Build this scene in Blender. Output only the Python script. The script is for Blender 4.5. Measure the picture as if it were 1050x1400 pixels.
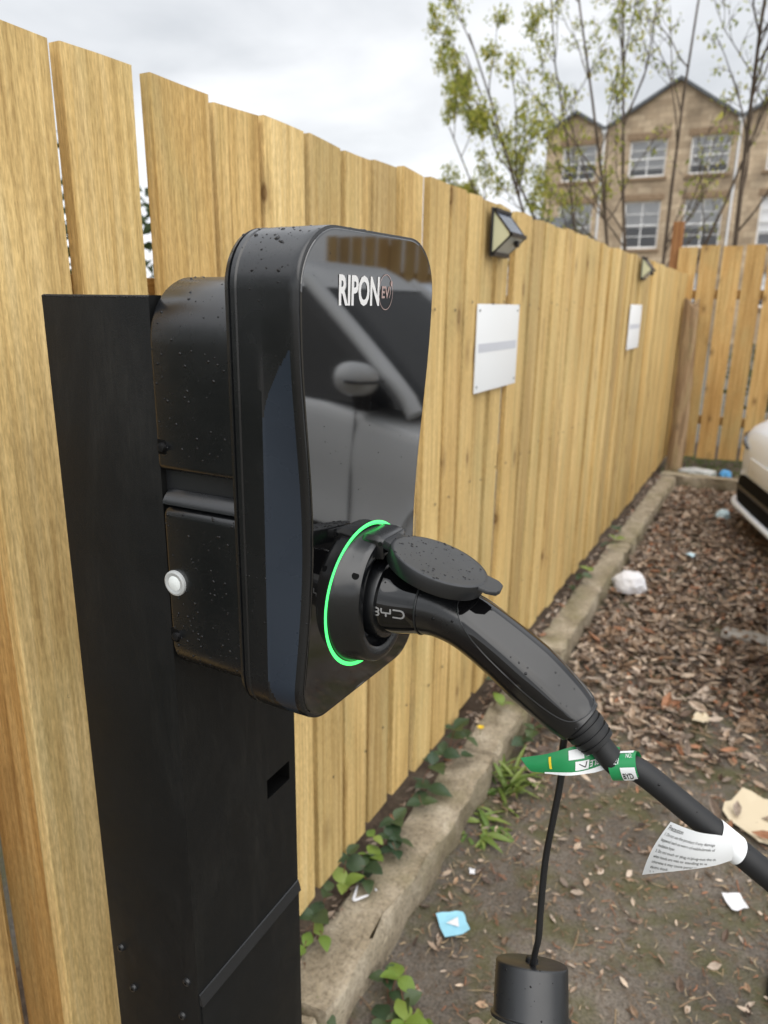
import bpy, bmesh, math, random
import numpy as np
from mathutils import Vector, Matrix, Euler
rad = math.radians
random.seed(7)
rng = np.random.default_rng(7)

for o in list(bpy.data.objects):
    bpy.data.objects.remove(o)
scene = bpy.context.scene
C = scene.collection

# ------------------------------------------------------------------ camera
FD, CH = 0.85, 1.66            # distance to the fence, camera height
yaw, pitch, roll = rad(27.48), rad(15.86), rad(0.82)
h = Vector((-math.sin(yaw), math.cos(yaw), 0)); r0 = Vector((math.cos(yaw), math.sin(yaw), 0)); u0 = Vector((0, 0, 1))
fw = h*math.cos(pitch) - u0*math.sin(pitch); up = h*math.sin(pitch) + u0*math.cos(pitch)
r2 = r0*math.cos(roll) + up*math.sin(roll); u2 = -r0*math.sin(roll) + up*math.cos(roll)
cd = bpy.data.cameras.new('camera'); cam = bpy.data.objects.new('camera', cd); C.objects.link(cam)
m = Matrix((r2, u2, -fw)).transposed().to_4x4(); m.translation = (FD, 0, CH)
cam.matrix_world = m
cd.sensor_fit = 'VERTICAL'; cd.sensor_height = 36; cd.sensor_width = 27
cd.lens = 36*1000/1400
cd.clip_start = 0.02; cd.clip_end = 3000
cd.dof.use_dof = True; cd.dof.focus_distance = 0.70; cd.dof.aperture_fstop = 6.7
scene.camera = cam

# ------------------------------------------------------------------ sky, sun, exposure
SUN_EL, SUN_AZ = 48, 128       # degrees; azimuth clockwise from +Y
world = bpy.data.worlds.new('World'); scene.world = world; world.use_nodes = True
nt = world.node_tree; nt.nodes.clear()
def N(tree, typ, **kw):
    n = tree.nodes.new(typ)
    for k, v in kw.items(): setattr(n, k, v)
    return n
out = N(nt, 'ShaderNodeOutputWorld'); bg = N(nt, 'ShaderNodeBackground'); bg2 = N(nt, 'ShaderNodeBackground'); mix = N(nt, 'ShaderNodeMixShader')
sky = N(nt, 'ShaderNodeTexSky', sky_type='NISHITA', sun_disc=False)
sky.sun_elevation = rad(SUN_EL); sky.sun_rotation = rad(SUN_AZ); sky.air_density = 1.5; sky.dust_density = 3
nt.links.new(sky.outputs[0], bg.inputs[0]); bg.inputs[1].default_value = 0.10
tc = N(nt, 'ShaderNodeTexCoord'); sep = N(nt, 'ShaderNodeSeparateXYZ'); nt.links.new(tc.outputs['Generated'], sep.inputs[0])
# cloud layer: direction projected on a flat deck above
mx = N(nt, 'ShaderNodeMath', operation='ADD'); mx.inputs[1].default_value = 0.22; nt.links.new(sep.outputs[2], mx.inputs[0])
mx2 = N(nt, 'ShaderNodeMath', operation='MAXIMUM'); mx2.inputs[1].default_value = 0.05; nt.links.new(mx.outputs[0], mx2.inputs[0])
dv = N(nt, 'ShaderNodeVectorMath', operation='DIVIDE'); cmb = N(nt, 'ShaderNodeCombineXYZ')
for i in range(3): nt.links.new(mx2.outputs[0], cmb.inputs[i])
nt.links.new(tc.outputs['Generated'], dv.inputs[0]); nt.links.new(cmb.outputs[0], dv.inputs[1])
no = N(nt, 'ShaderNodeTexNoise'); no.inputs['Scale'].default_value = 1.5; no.inputs['Detail'].default_value = 6; no.inputs['Roughness'].default_value = 0.5
no.inputs['Distortion'].default_value = 0.3
nt.links.new(dv.outputs[0], no.inputs['Vector'])
rp = N(nt, 'ShaderNodeValToRGB'); rp.color_ramp.elements[0].position = 0.36; rp.color_ramp.elements[0].color = (0.585, 0.605, 0.635, 1)
rp.color_ramp.elements[1].position = 0.66; rp.color_ramp.elements[1].color = (0.87, 0.88, 0.90, 1)
nt.links.new(no.outputs[0], rp.inputs[0])
# overcast luminance by height: pale horizon, grey band, brighter zenith
hr = N(nt, 'ShaderNodeValToRGB'); cr = hr.color_ramp
cr.elements[0].position = 0.0; cr.elements[0].color = (1.3, 1.3, 1.3, 1)
cr.elements[1].position = 1.0; cr.elements[1].color = (2.0, 2.0, 2.0, 1)
for p_, v_ in ((0.10, 1.22), (0.22, 0.98), (0.36, 0.97), (0.6, 1.55)):
    e = cr.elements.new(p_); e.color = (v_, v_, v_, 1)
nt.links.new(sep.outputs[2], hr.inputs[0])
ml = N(nt, 'ShaderNodeMix', data_type='RGBA', blend_type='MULTIPLY'); ml.inputs[0].default_value = 1
nt.links.new(rp.outputs[0], ml.inputs[6]); nt.links.new(hr.outputs[0], ml.inputs[7])
nt.links.new(ml.outputs[2], bg2.inputs[0]); bg2.inputs[1].default_value = 0.83
mix.inputs[0].default_value = 0.93
nt.links.new(bg.outputs[0], mix.inputs[1]); nt.links.new(bg2.outputs[0], mix.inputs[2]); nt.links.new(mix.outputs[0], out.inputs[0])
sd = bpy.data.lights.new('sun', 'SUN'); sun = bpy.data.objects.new('sun', sd); C.objects.link(sun)
sd.energy = 1.3; sd.angle = rad(80); sd.color = (1.0, 0.96, 0.90)
sdir = Vector((math.sin(rad(SUN_AZ))*math.cos(rad(SUN_EL)), math.cos(rad(SUN_AZ))*math.cos(rad(SUN_EL)), math.sin(rad(SUN_EL))))
sun.rotation_euler = sdir.to_track_quat('Z', 'Y').to_euler()
scene.view_settings.view_transform = 'Standard'; scene.view_settings.look = 'None'
scene.view_settings.exposure = 0.64; scene.view_settings.gamma = 1; scene.view_settings.use_curve_mapping = False
scene.render.engine = 'CYCLES'
scene.render.resolution_x = 768; scene.render.resolution_y = 1024

# ------------------------------------------------------------------ helpers
class MB:
    """collects geometry for one mesh"""
    def __init__(s): s.v = []; s.f = []; s.c = []; s.m = []
    def add(s, vs, fs, col=None, mi=0):
        b = len(s.v); s.v += [tuple(p) for p in vs]
        for f in fs: s.f.append(tuple(b+i for i in f)); s.c.append(col); s.m.append(mi)
    def box(s, x0, x1, y0, y1, z0, z1, mi=0):
        s.add([(x0,y0,z0),(x1,y0,z0),(x1,y1,z0),(x0,y1,z0),(x0,y0,z1),(x1,y0,z1),(x1,y1,z1),(x0,y1,z1)],
              [(0,3,2,1),(4,5,6,7),(0,1,5,4),(1,2,6,5),(2,3,7,6),(3,0,4,7)], None, mi)
    def loft(s, rings, cap0=True, cap1=True, closed=True, mi=0):
        n = len(rings[0]); vs = [p for r in rings for p in r]; fs = []
        for i in range(len(rings)-1):
            for j in range(n if closed else n-1):
                k = (j+1) % n
                fs.append((i*n+j, i*n+k, (i+1)*n+k, (i+1)*n+j))
        if cap0: fs.append(tuple(range(n-1, -1, -1)))
        if cap1: fs.append(tuple((len(rings)-1)*n+j for j in range(n)))
        s.add(vs, fs, None, mi)
    def tube(s, path, radii, n=10, caps=True, flat=1.0):
        path = [Vector(p) for p in path]
        if not hasattr(radii, '__len__'): radii = [radii]*len(path)
        rings = []; ref = None
        for i, p in enumerate(path):
            a = path[max(i-1,0)]; b = path[min(i+1,len(path)-1)]; t = (b-a).normalized()
            if ref is None:
                ref = Vector((0,1,0)) if abs(t.y) < .9 else Vector((1,0,0))
            sx = (ref - t*ref.dot(t)).normalized(); sy = t.cross(sx); ref = sx
            rings.append([p + (sx*math.cos(2*math.pi*k/n) + sy*math.sin(2*math.pi*k/n)*flat)*radii[i] for k in range(n)])
        s.loft(rings, caps, caps)
    def lathe(s, prof, center, axis='X', n=48, cap0=False, cap1=False):
        """prof: list of (a, r): a along the axis"""
        c = Vector(center); rings = []
        for a, r in prof:
            ring = []
            for k in range(n):
                t = 2*math.pi*k/n; cs, sn = r*math.cos(t), r*math.sin(t)
                ring.append(c + (Vector((a,cs,sn)) if axis == 'X' else Vector((cs,sn,a)) if axis == 'Z' else Vector((sn,a,cs))))
            rings.append(ring)
        s.loft(rings, cap0, cap1)
ORG = {}
def mesh_from(mb, name, off=(0,0,0), smooth=None):
    me = bpy.data.meshes.new(name)
    o = Vector(off)
    me.from_pydata([tuple(Vector(p)-o) for p in mb.v], [], mb.f)
    if any(c is not None for c in mb.c):
        at = me.color_attributes.new('tint', 'FLOAT_COLOR', 'CORNER'); buf = []
        for poly, c in zip(me.polygons, mb.c): buf += list((*(c or (1,1,1)), 1))*poly.loop_total
        at.data.foreach_set('color', buf)
    if any(mb.m): me.polygons.foreach_set('material_index', mb.m)
    me.update()
    if smooth is not None:
        me.polygons.foreach_set('use_smooth', [True]*len(me.polygons))
        me.set_sharp_from_angle(angle=rad(smooth))
    return me
def fixn(me):
    bm = bmesh.new(); bm.from_mesh(me); bmesh.ops.recalc_face_normals(bm, faces=bm.faces); bm.to_mesh(me); bm.free()
def root(name, loc, label, cat, group=None, rotz=0):
    o = bpy.data.objects.new(name, None); C.objects.link(o); o.location = loc; o.rotation_euler = (0,0,rotz)
    o.empty_display_size = .05
    o['label'] = label; o['category'] = cat
    if group: o['group'] = group
    ORG[o] = Vector(loc); return o
def part(name, mb, mat, parent=None, smooth=None, bevel=0, kind=None, label=None, local=False, seg=2, recalc=True):
    off = (0,0,0) if (parent is None or local) else ORG[parent]
    me = mesh_from(mb, name, off, None)
    if recalc: fixn(me)
    if bevel:
        bm = bmesh.new(); bm.from_mesh(me)
        ed = [e for e in bm.edges if len(e.link_faces) == 2 and e.calc_face_angle(0) > rad(40)]
        bmesh.ops.bevel(bm, geom=ed, offset=bevel, segments=seg, profile=.6, affect='EDGES', clamp_overlap=True)
        bm.to_mesh(me); bm.free()
    if smooth is not None or bevel:
        me.polygons.foreach_set('use_smooth', [True]*len(me.polygons)); me.set_sharp_from_angle(angle=rad(smooth or 35))
    for mm in (mat if isinstance(mat, (list, tuple)) else [mat]): me.materials.append(mm)
    o = bpy.data.objects.new(name, me); C.objects.link(o)
    if parent is not None: o.parent = parent; ORG[o] = ORG[parent]
    else: ORG[o] = Vector((0,0,0))
    if kind: o['kind'] = kind
    if label: o['label'] = label
    return o
def tag(o, label, cat, group=None):
    o['label'] = label; o['category'] = cat
    if group: o['group'] = group
    return o
def recentre(o):
    """put a one-mesh thing's origin at its base"""
    me = o.data; co = np.empty(len(me.vertices)*3); me.vertices.foreach_get('co', co); co = co.reshape(-1,3)
    b = Vector((*( (co.min(0)+co.max(0))[:2]/2), co[:,2].min()))
    me.transform(Matrix.Translation(-b)); o.location = b
    return o
def inst(src_mesh, name, parent, loc, rot=(0,0,0), scale=(1,1,1)):
    o = bpy.data.objects.new(name, src_mesh); C.objects.link(o)
    o.parent = parent; o.location = loc; o.rotation_euler = rot; o.scale = scale
    return o
_tx = {}
def text2d(body, size=1.0, sx=1.0, bold=0.0, align='LEFT'):
    """2-D outline of a text: verts, faces"""
    cu = bpy.data.curves.new('t', 'FONT'); cu.body = body; cu.size = size; cu.align_x = align; cu.offset = bold; cu.resolution_u = 3
    ob = bpy.data.objects.new('t', cu); C.objects.link(ob)
    dg = bpy.context.evaluated_depsgraph_get(); ev = ob.evaluated_get(dg); me = ev.to_mesh()
    vs = [(v.co.x*sx, v.co.y) for v in me.vertices]; fs = [tuple(p.vertices) for p in me.polygons]
    ev.to_mesh_clear(); bpy.data.objects.remove(ob); bpy.data.curves.remove(cu)
    return vs, fs
def put2d(mb, vf, fn, col=None, mi=0):
    vs, fs = vf; mb.add([fn(a, b) for a, b in vs], fs, col, mi)
def smoothstep(a, b, x):
    t = min(1, max(0, (x-a)/(b-a))); return t*t*(3-2*t)
def catmull(pts, n):
    P = [Vector(p) for p in pts]; P = [P[0]*2-P[1]] + P + [P[-1]*2-P[-2]]; o = []
    for i in range(1, len(P)-2):
        for k in range(n):
            t = k/n; a, b, c, d = P[i-1], P[i], P[i+1], P[i+2]
            o.append(.5*((2*b)+(c-a)*t+(2*a-5*b+4*c-d)*t*t+(3*b-a-3*c+d)*t**3))
    o.append(P[-2]); return o

# ------------------------------------------------------------------ materials
def mat(name, col=(.5,.5,.5), rough=.5, metal=0, spec=.5, coat=0, emit=None, es=0, ior=1.5, trans=0):
    m = bpy.data.materials.new(name); m.use_nodes = True; b = m.node_tree.nodes['Principled BSDF']
    b.inputs['Base Color'].default_value = (*col, 1); b.inputs['Roughness'].default_value = rough; b.inputs['Metallic'].default_value = metal
    b.inputs['Specular IOR Level'].default_value = spec; b.inputs['Coat Weight'].default_value = coat; b.inputs['IOR'].default_value = ior
    b.inputs['Transmission Weight'].default_value = trans
    if emit: b.inputs['Emission Color'].default_value = (*emit, 1); b.inputs['Emission Strength'].default_value = es
    return m
def nodes(m): return m.node_tree, m.node_tree.nodes['Principled BSDF']
def noise(t, vec, scale, detail=4, rough=.5, dist=0):
    n = N(t, 'ShaderNodeTexNoise'); n.inputs['Scale'].default_value = scale; n.inputs['Detail'].default_value = detail
    n.inputs['Roughness'].default_value = rough; n.inputs['Distortion'].default_value = dist
    if vec is not None: t.links.new(vec, n.inputs['Vector'])
    return n
def ramp(t, fac, stops):
    n = N(t, 'ShaderNodeValToRGB'); cr = n.color_ramp
    while len(cr.elements) < len(stops): cr.elements.new(.5)
    for e, (p, c) in zip(cr.elements, stops):
        e.position = p; e.color = (*c, 1) if len(c) == 3 else c
    t.links.new(fac, n.inputs[0]); return n
def mixc(t, fac, a, b, mode='MIX'):
    n = N(t, 'ShaderNodeMix', data_type='RGBA', blend_type=mode)
    for sock, v in ((0, fac), (6, a), (7, b)):
        if isinstance(v, (int, float)): n.inputs[sock].default_value = v
        elif isinstance(v, tuple): n.inputs[sock].default_value = (*v, 1)
        else: t.links.new(v, n.inputs[sock])
    return n.outputs[2]
def mapping(t, vec, scale=(1,1,1), loc=None):
    n = N(t, 'ShaderNodeMapping'); n.inputs['Scale'].default_value = scale
    t.links.new(vec, n.inputs['Vector'])
    if loc is not None: t.links.new(loc, n.inputs['Location'])
    return n.outputs[0]
def bump(t, b, height, strength=.3, dist=.01, prev=None):
    n = N(t, 'ShaderNodeBump'); n.inputs['Strength'].default_value = strength; n.inputs['Distance'].default_value = dist
    t.links.new(height, n.inputs['Height'])
    if prev is not None: t.links.new(prev, n.inputs['Normal'])
    t.links.new(n.outputs[0], b.inputs['Normal']); return n.outputs[0]

def wood(name, c_lo, c_mid, c_hi, vary=.35, knots=(.16,.085,.03), rough=.72, rnd=True, axis='Z'):
    m = mat(name, rough=rough); t, b = nodes(m); b.inputs['Specular IOR Level'].default_value = .25
    tcn = N(t, 'ShaderNodeTexCoord'); oi = N(t, 'ShaderNodeObjectInfo')
    sc = N(t, 'ShaderNodeMath', operation='MULTIPLY'); sc.inputs[1].default_value = 37; t.links.new(oi.outputs['Random'], sc.inputs[0])
    cb = N(t, 'ShaderNodeCombineXYZ')
    for i in range(3): t.links.new(sc.outputs[0], cb.inputs[i])
    ad = N(t, 'ShaderNodeVectorMath', operation='ADD'); t.links.new(tcn.outputs['Object'], ad.inputs[0]); t.links.new(cb.outputs[0], ad.inputs[1])
    v = ad.outputs[0]
    S = (lambda a, l: (a, a, l)) if axis == 'Z' else (lambda a, l: (a, l, a)) if axis == 'Y' else (lambda a, l: (l, a, a))
    # knots bend the grain
    kv = N(t, 'ShaderNodeTexVoronoi'); kv.inputs['Scale'].default_value = 1; t.links.new(mapping(t, v, S(8.5, 4.6)), kv.inputs['Vector'])
    sepk = N(t, 'ShaderNodeSeparateColor'); t.links.new(kv.outputs['Color'], sepk.inputs[0])
    has = ramp(t, sepk.outputs[0], [(.42,(1,1,1)), (.46,(0,0,0))])
    kn0 = ramp(t, kv.outputs['Distance'], [(0.0,(.9,.9,.9)), (.05,(.55,.55,.55)), (.085,(.95,.95,.95)), (.12,(.35,.35,.35)), (.30,(0,0,0))])
    kn = N(t, 'ShaderNodeMix', data_type='RGBA', blend_type='MULTIPLY'); kn.inputs[0].default_value = 1; t.links.new(kn0.outputs[0], kn.inputs[6]); t.links.new(has.outputs[0], kn.inputs[7])
    warp = mixc(t, .045, v, kv.outputs['Position'], 'MIX')
    g1 = noise(t, mapping(t, v, S(60, 1.6)), 1, 4, .6, .6)
    g2 = noise(t, mapping(t, v, S(150, 3.0)), 1, 3, .6)
    big = noise(t, mapping(t, v, S(5, 1.2)), 1, 2, .5)
    col = ramp(t, g1.outputs[0], [(.30, c_lo), (.47, c_mid), (.68, c_hi)]).outputs[0]
    f2 = ramp(t, g2.outputs[0], [(.35,(.80,.78,.74)), (.6,(1.04,1.04,1.04))]).outputs[0]
    col = mixc(t, 1.0, col, f2, 'MULTIPLY')
    bg_ = ramp(t, big.outputs[0], [(.3,(.84,.80,.74)), (.65,(1.06,1.06,1.05))]).outputs[0]
    col = mixc(t, 1.0, col, bg_, 'MULTIPLY')
    rr = ramp(t, oi.outputs['Random'], [(0,(1-vary*.6,1-vary*.66,1-vary*.75)), (.2,(.88,.86,.80)), (.45,(1.06,1.05,1.0)), (.6,(.96,.88,.74)), (.8,(1.12,1.12,1.10)), (1,(1-vary*.15,1-vary*.28,1-vary*.5))]).outputs[0]
    col = mixc(t, 1.0, col, rr, 'MULTIPLY')
    st = noise(t, mapping(t, v, S(16, .55)), 1, 4, .65, .8)
    col = mixc(t, 1.0, col, ramp(t, st.outputs[0], [(.28,(.74,.68,.60)), (.40,(1,1,1)), (.62,(1,1,1)), (.74,(1.06,1.06,1.06))]).outputs[0], 'MULTIPLY')
    gp = noise(t, mapping(t, v, S(7, 2.2)), 1, 4, .6, .4)
    col = mixc(t, ramp(t, gp.outputs[0], [(.48,(0,0,0)), (.70,(.34,.34,.34))]).outputs[0], col, (.40,.36,.17))
    fz = noise(t, mapping(t, v, S(420, 60)), 1, 2, .6)
    col = mixc(t, 1.0, col, ramp(t, fz.outputs[0], [(.33,(.78,.76,.73)), (.65,(1.10,1.10,1.10))]).outputs[0], 'MULTIPLY')
    col = mixc(t, kn.outputs[2], col, knots)
    t.links.new(col, b.inputs['Base Color'])
    saw = noise(t, mapping(t, v, S(9, 170)), 1, 2, .5)
    p = bump(t, b, g2.outputs[0], .5, .0025)
    p = bump(t, b, fz.outputs[0], .35, .0012, p)
    p = bump(t, b, saw.outputs[0], .22, .0015, p)
    bump(t, b, g1.outputs[0], .25, .003, p)
    return m
M = {}
M['pine'] = wood('treated_pine', (.50,.345,.145), (.65,.475,.215), (.745,.58,.305), .42)
M['pine_warm'] = wood('warm_pine', (.44,.27,.105), (.60,.39,.16), (.70,.50,.24), .3)
M['rail'] = wood('pine_rail', (.36,.20,.07), (.48,.29,.11), (.58,.38,.17), .3, axis='Y')
M['railx'] = wood('pine_rail_across', (.36,.20,.07), (.48,.29,.11), (.58,.38,.17), .3, axis='X')
M['oldwood'] = wood('weathered_wood', (.13,.09,.06), (.33,.24,.16), (.50,.39,.28), .2, (.05,.03,.02), .85)
M['brownpost'] = wood('brown_post_wood', (.22,.10,.04), (.32,.155,.065), (.40,.21,.09), .2)

def powder(name, col, rough, bs=.12, scale=900, spec=.4, dust=0):
    m = mat(name, col, rough, spec=spec); t, b = nodes(m); tcn = N(t, 'ShaderNodeTexCoord')
    n = noise(t, tcn.outputs['Object'], scale, 2); bump(t, b, n.outputs[0], bs, .0006)
    s = noise(t, tcn.outputs['Object'], 14, 4, .6)
    r = ramp(t, s.outputs[0], [(.3,(rough-.06,)*3), (.7,(rough+.10,)*3)]); t.links.new(r.outputs[0], b.inputs['Roughness'])
    if dust:
        d1 = noise(t, mapping(t, tcn.outputs['Object'], (9,9,2.2)), 1, 6, .7, .5); d2 = noise(t, mapping(t, tcn.outputs['Object'], (260,260,30)), 1, 3, .6)
        dm = mixc(t, 1, ramp(t, d1.outputs[0], [(.50,(0,0,0)), (.80,(dust,)*3)]).outputs[0], ramp(t, d2.outputs[0], [(.35,(.3,.3,.3)), (.65,(1,1,1))]).outputs[0], 'MULTIPLY')
        t.links.new(mixc(t, dm, col, (.16,.15,.13)), b.inputs['Base Color'])
    return m
M['powder'] = powder('black_powder_coat', (.006,.0066,.0070), .46, .25, 700, .30, .13)
M['plastic'] = powder('black_satin_plastic', (.0055,.0062,.0075), .23, .03, 1500, .75)
M['plastic_matte'] = powder('black_matte_plastic', (.014,.0152,.017), .33, .06, 1500, .65)
M['rubber'] = powder('black_cable_rubber', (.012,.0125,.0135), .50, .08, 1200, .4)
M['scoop_sheen'] = powder('plastic_with_painted_blue_sheen', (.019,.027,.040), .26, .03, 1500, .5)  # black plastic with a bluish reflection put into its base colour
M['gloss'] = mat('black_gloss_plastic', (.004,.004,.0045), .06, spec=.65)
M['glass'] = mat('black_acrylic_panel', (.003,.003,.0035), .035, spec=.5, ior=2.2)
M['dark'] = mat('dark_recess', (.003,.003,.003), .7, spec=.1)
M['screw'] = mat('black_steel_screw', (.03,.03,.032), .3, metal=.7)
M['ring'] = mat('green_light_ring', (.05,.6,.15), .4, emit=(.075,1.0,.18), es=1.0)
M['silver'] = mat('silver_cap', (.52,.54,.54), .35, metal=.2)
M['silver2'] = mat('pale_lens', (.80,.84,.83), .18)
M['ink'] = mat('white_print', (.78,.78,.78), .4)
M['ink_red'] = mat('dull_red_print', (.42,.30,.28), .4)
M['ink_grey'] = mat('grey_print', (.30,.30,.30), .35)
M['drop'] = mat('water_drop', (.006,.006,.007), .03, spec=.5, ior=1.4)
M['tag_green'] = mat('green_label', (.018,.26,.085), .35)
M['tag_white'] = mat('white_label', (.80,.82,.83), .45)
M['blackink'] = mat('black_print', (.02,.02,.02), .6)
M['yellowink'] = mat('yellow_print', (.8,.6,.03), .5)

def concrete(name, lo, mid, hi, moss=None):
    m = mat(name, rough=.9, spec=.2); t, b = nodes(m); tcn = N(t, 'ShaderNodeTexCoord'); ge = N(t, 'ShaderNodeNewGeometry')
    v = ge.outputs['Position']
    n1 = noise(t, v, 9, 6, .65, .3); n2 = noise(t, v, 95, 4, .7); n3 = noise(t, v, 3.2, 4, .6)
    col = ramp(t, n1.outputs[0], [(.3, lo), (.5, mid), (.72, hi)]).outputs[0]
    col = mixc(t, 1, col, ramp(t, n2.outputs[0], [(.3,(.55,.53,.5)), (.52,(1,1,1)), (.75,(1.25,1.22,1.15))]).outputs[0], 'MULTIPLY')
    if moss:
        f = ramp(t, n3.outputs[0], [(.50,(0,0,0)), (.68,(.7,.7,.7))]).outputs[0]
        col = mixc(t, f, col, moss)
    t.links.new(col, b.inputs['Base Color'])
    p = bump(t, b, n2.outputs[0], .6, .006); bump(t, b, n1.outputs[0], .5, .02, p)
    return m
M['kerb'] = concrete('old_concrete', (.20,.165,.115), (.33,.28,.205), (.47,.41,.32), (.17,.15,.07))
M['slab'] = concrete('pale_concrete', (.24,.22,.19), (.36,.34,.31), (.50,.48,.45))
# ground: worn asphalt with soil and moss
m = mat('ground', rough=.85, spec=.3); t, b = nodes(m); ge = N(t, 'ShaderNodeNewGeometry'); v = ge.outputs['Position']
n1 = noise(t, v, 2.2, 6, .65, .4); n2 = noise(t, v, 120, 3, .7); n3 = noise(t, v, 5.5, 5, .6); n4 = noise(t, v, 34, 5, .7, .6)
col = ramp(t, n1.outputs[0], [(.30,(.080,.069,.058)), (.48,(.135,.117,.098)), (.68,(.205,.178,.148))]).outputs[0]
col = mixc(t, 1, col, ramp(t, n2.outputs[0], [(.32,(.5,.5,.5)), (.5,(1,1,1)), (.72,(1.5,1.46,1.4))]).outputs[0], 'MULTIPLY')
col = mixc(t, ramp(t, n4.outputs[0], [(.50,(0,0,0)), (.66,(.65,.65,.65))]).outputs[0], col, (.105,.072,.045))
col = mixc(t, ramp(t, n3.outputs[0], [(.46,(0,0,0)), (.62,(.70,.70,.70))]).outputs[0], col, (.085,.085,.026))
t.links.new(col, b.inputs['Base Color'])
r_ = ramp(t, n1.outputs[0], [(.35,(.38,.38,.38)), (.6,(.8,.8,.8))]); t.links.new(r_.outputs[0], b.inputs['Roughness'])
p = bump(t, b, n2.outputs[0], .7, .006); bump(t, b, n4.outputs[0], .6, .02, p)
M['ground'] = m
M['soil'] = concrete('soil', (.045,.032,.022), (.085,.06,.042), (.13,.10,.07))

def tinted(name, rough=.7, spec=.3, rnd=.25, trans=0.0, sat=None):
    """colour from the face attribute 'tint'"""
    m = mat(name, rough=rough, spec=spec); t, b = nodes(m)
    a = N(t, 'ShaderNodeAttribute'); a.attribute_name = 'tint'
    ge = N(t, 'ShaderNodeNewGeometry'); n = noise(t, ge.outputs['Position'], 60, 3)
    col = mixc(t, 1, a.outputs[0], ramp(t, n.outputs[0], [(.3,(.7,.7,.7)), (.65,(1.15,1.15,1.15))]).outputs[0], 'MULTIPLY')
    t.links.new(col, b.inputs['Base Color'])
    if trans:
        tr = N(t, 'ShaderNodeBsdfTranslucent'); t.links.new(col, tr.inputs[0]); ms = N(t, 'ShaderNodeMixShader'); ms.inputs[0].default_value = trans
        o = t.nodes['Material Output']; t.links.new(b.outputs[0], ms.inputs[1]); t.links.new(tr.outputs[0], ms.inputs[2]); t.links.new(ms.outputs[0], o.inputs[0])
    return m
M['litter'] = tinted('dead_leaf'); M['twig'] = tinted('dry_twig', .8)
M['foliage'] = tinted('young_leaf', .5, .4, trans=.45)
def leafmat(name, lo, hi, rough=.4):
    m = mat(name, rough=rough, spec=.45); t, b = nodes(m); oi = N(t, 'ShaderNodeObjectInfo'); tcn = N(t, 'ShaderNodeTexCoord')
    n = noise(t, tcn.outputs['Object'], 40, 3)
    col = mixc(t, oi.outputs['Random'], lo, hi)
    col = mixc(t, 1, col, ramp(t, n.outputs[0], [(.3,(.75,.75,.75)), (.7,(1.2,1.2,1.2))]).outputs[0], 'MULTIPLY')
    t.links.new(col, b.inputs['Base Color']); bump(t, b, n.outputs[0], .3, .004)
    return m
M['bramble'] = leafmat('bramble_leaf', (.022,.050,.022), (.055,.085,.030), .38)
M['bramble_lime'] = leafmat('young_bramble_leaf', (.12,.20,.025), (.20,.26,.05), .45)
M['weed'] = leafmat('weed_leaf', (.07,.135,.02), (.17,.22,.045), .5)
M['stem'] = mat('red_stem', (.14,.06,.035), .6); M['stem_g'] = mat('green_stem', (.10,.12,.03), .6)
def bark(name, lo, hi):
    m = mat(name, rough=.9, spec=.2); t, b = nodes(m); ge = N(t, 'ShaderNodeNewGeometry'); n = noise(t, mapping(t, ge.outputs['Position'], (12,12,4)), 1, 4)
    t.links.new(ramp(t, n.outputs[0], [(.3, lo), (.7, hi)]).outputs[0], b.inputs['Base Color']); bump(t, b, n.outputs[0], .5, .02); return m
M['bark'] = bark('bark', (.05,.036,.026), (.13,.10,.075)); M['bark_pale'] = bark('pale_bark', (.20,.17,.15), (.30,.26,.23))

# ================================================================== THE SETTING
mb = MB(); mb.add([(-400,-400,0),(400,-400,0),(400,900,0),(-400,900,0)], [(0,1,2,3)])
g = part('ground', mb, M['ground'], kind='structure')
# raised soil strips behind the kerbs
def strip(name, x0, x1, y0, y1, z, nx, ny, amp):
    mb = MB(); vs = []
    for j in range(ny+1):
        for i in range(nx+1):
            vs.append((x0+(x1-x0)*i/nx, y0+(y1-y0)*j/ny, z+rng.normal()*amp))
    mb.add(vs, [(j*(nx+1)+i, j*(nx+1)+i+1, (j+1)*(nx+1)+i+1, (j+1)*(nx+1)+i) for j in range(ny) for i in range(nx)])
    o = part(name, mb, M['soil'], smooth=60, kind='structure'); return o
strip('soil_bed', -.6, .05, -3, 7.38, .085, 6, 120, .012)
strip('soil_bank', -.6, 7.0, 7.50, 9.5, .09, 60, 16, .02)

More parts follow.
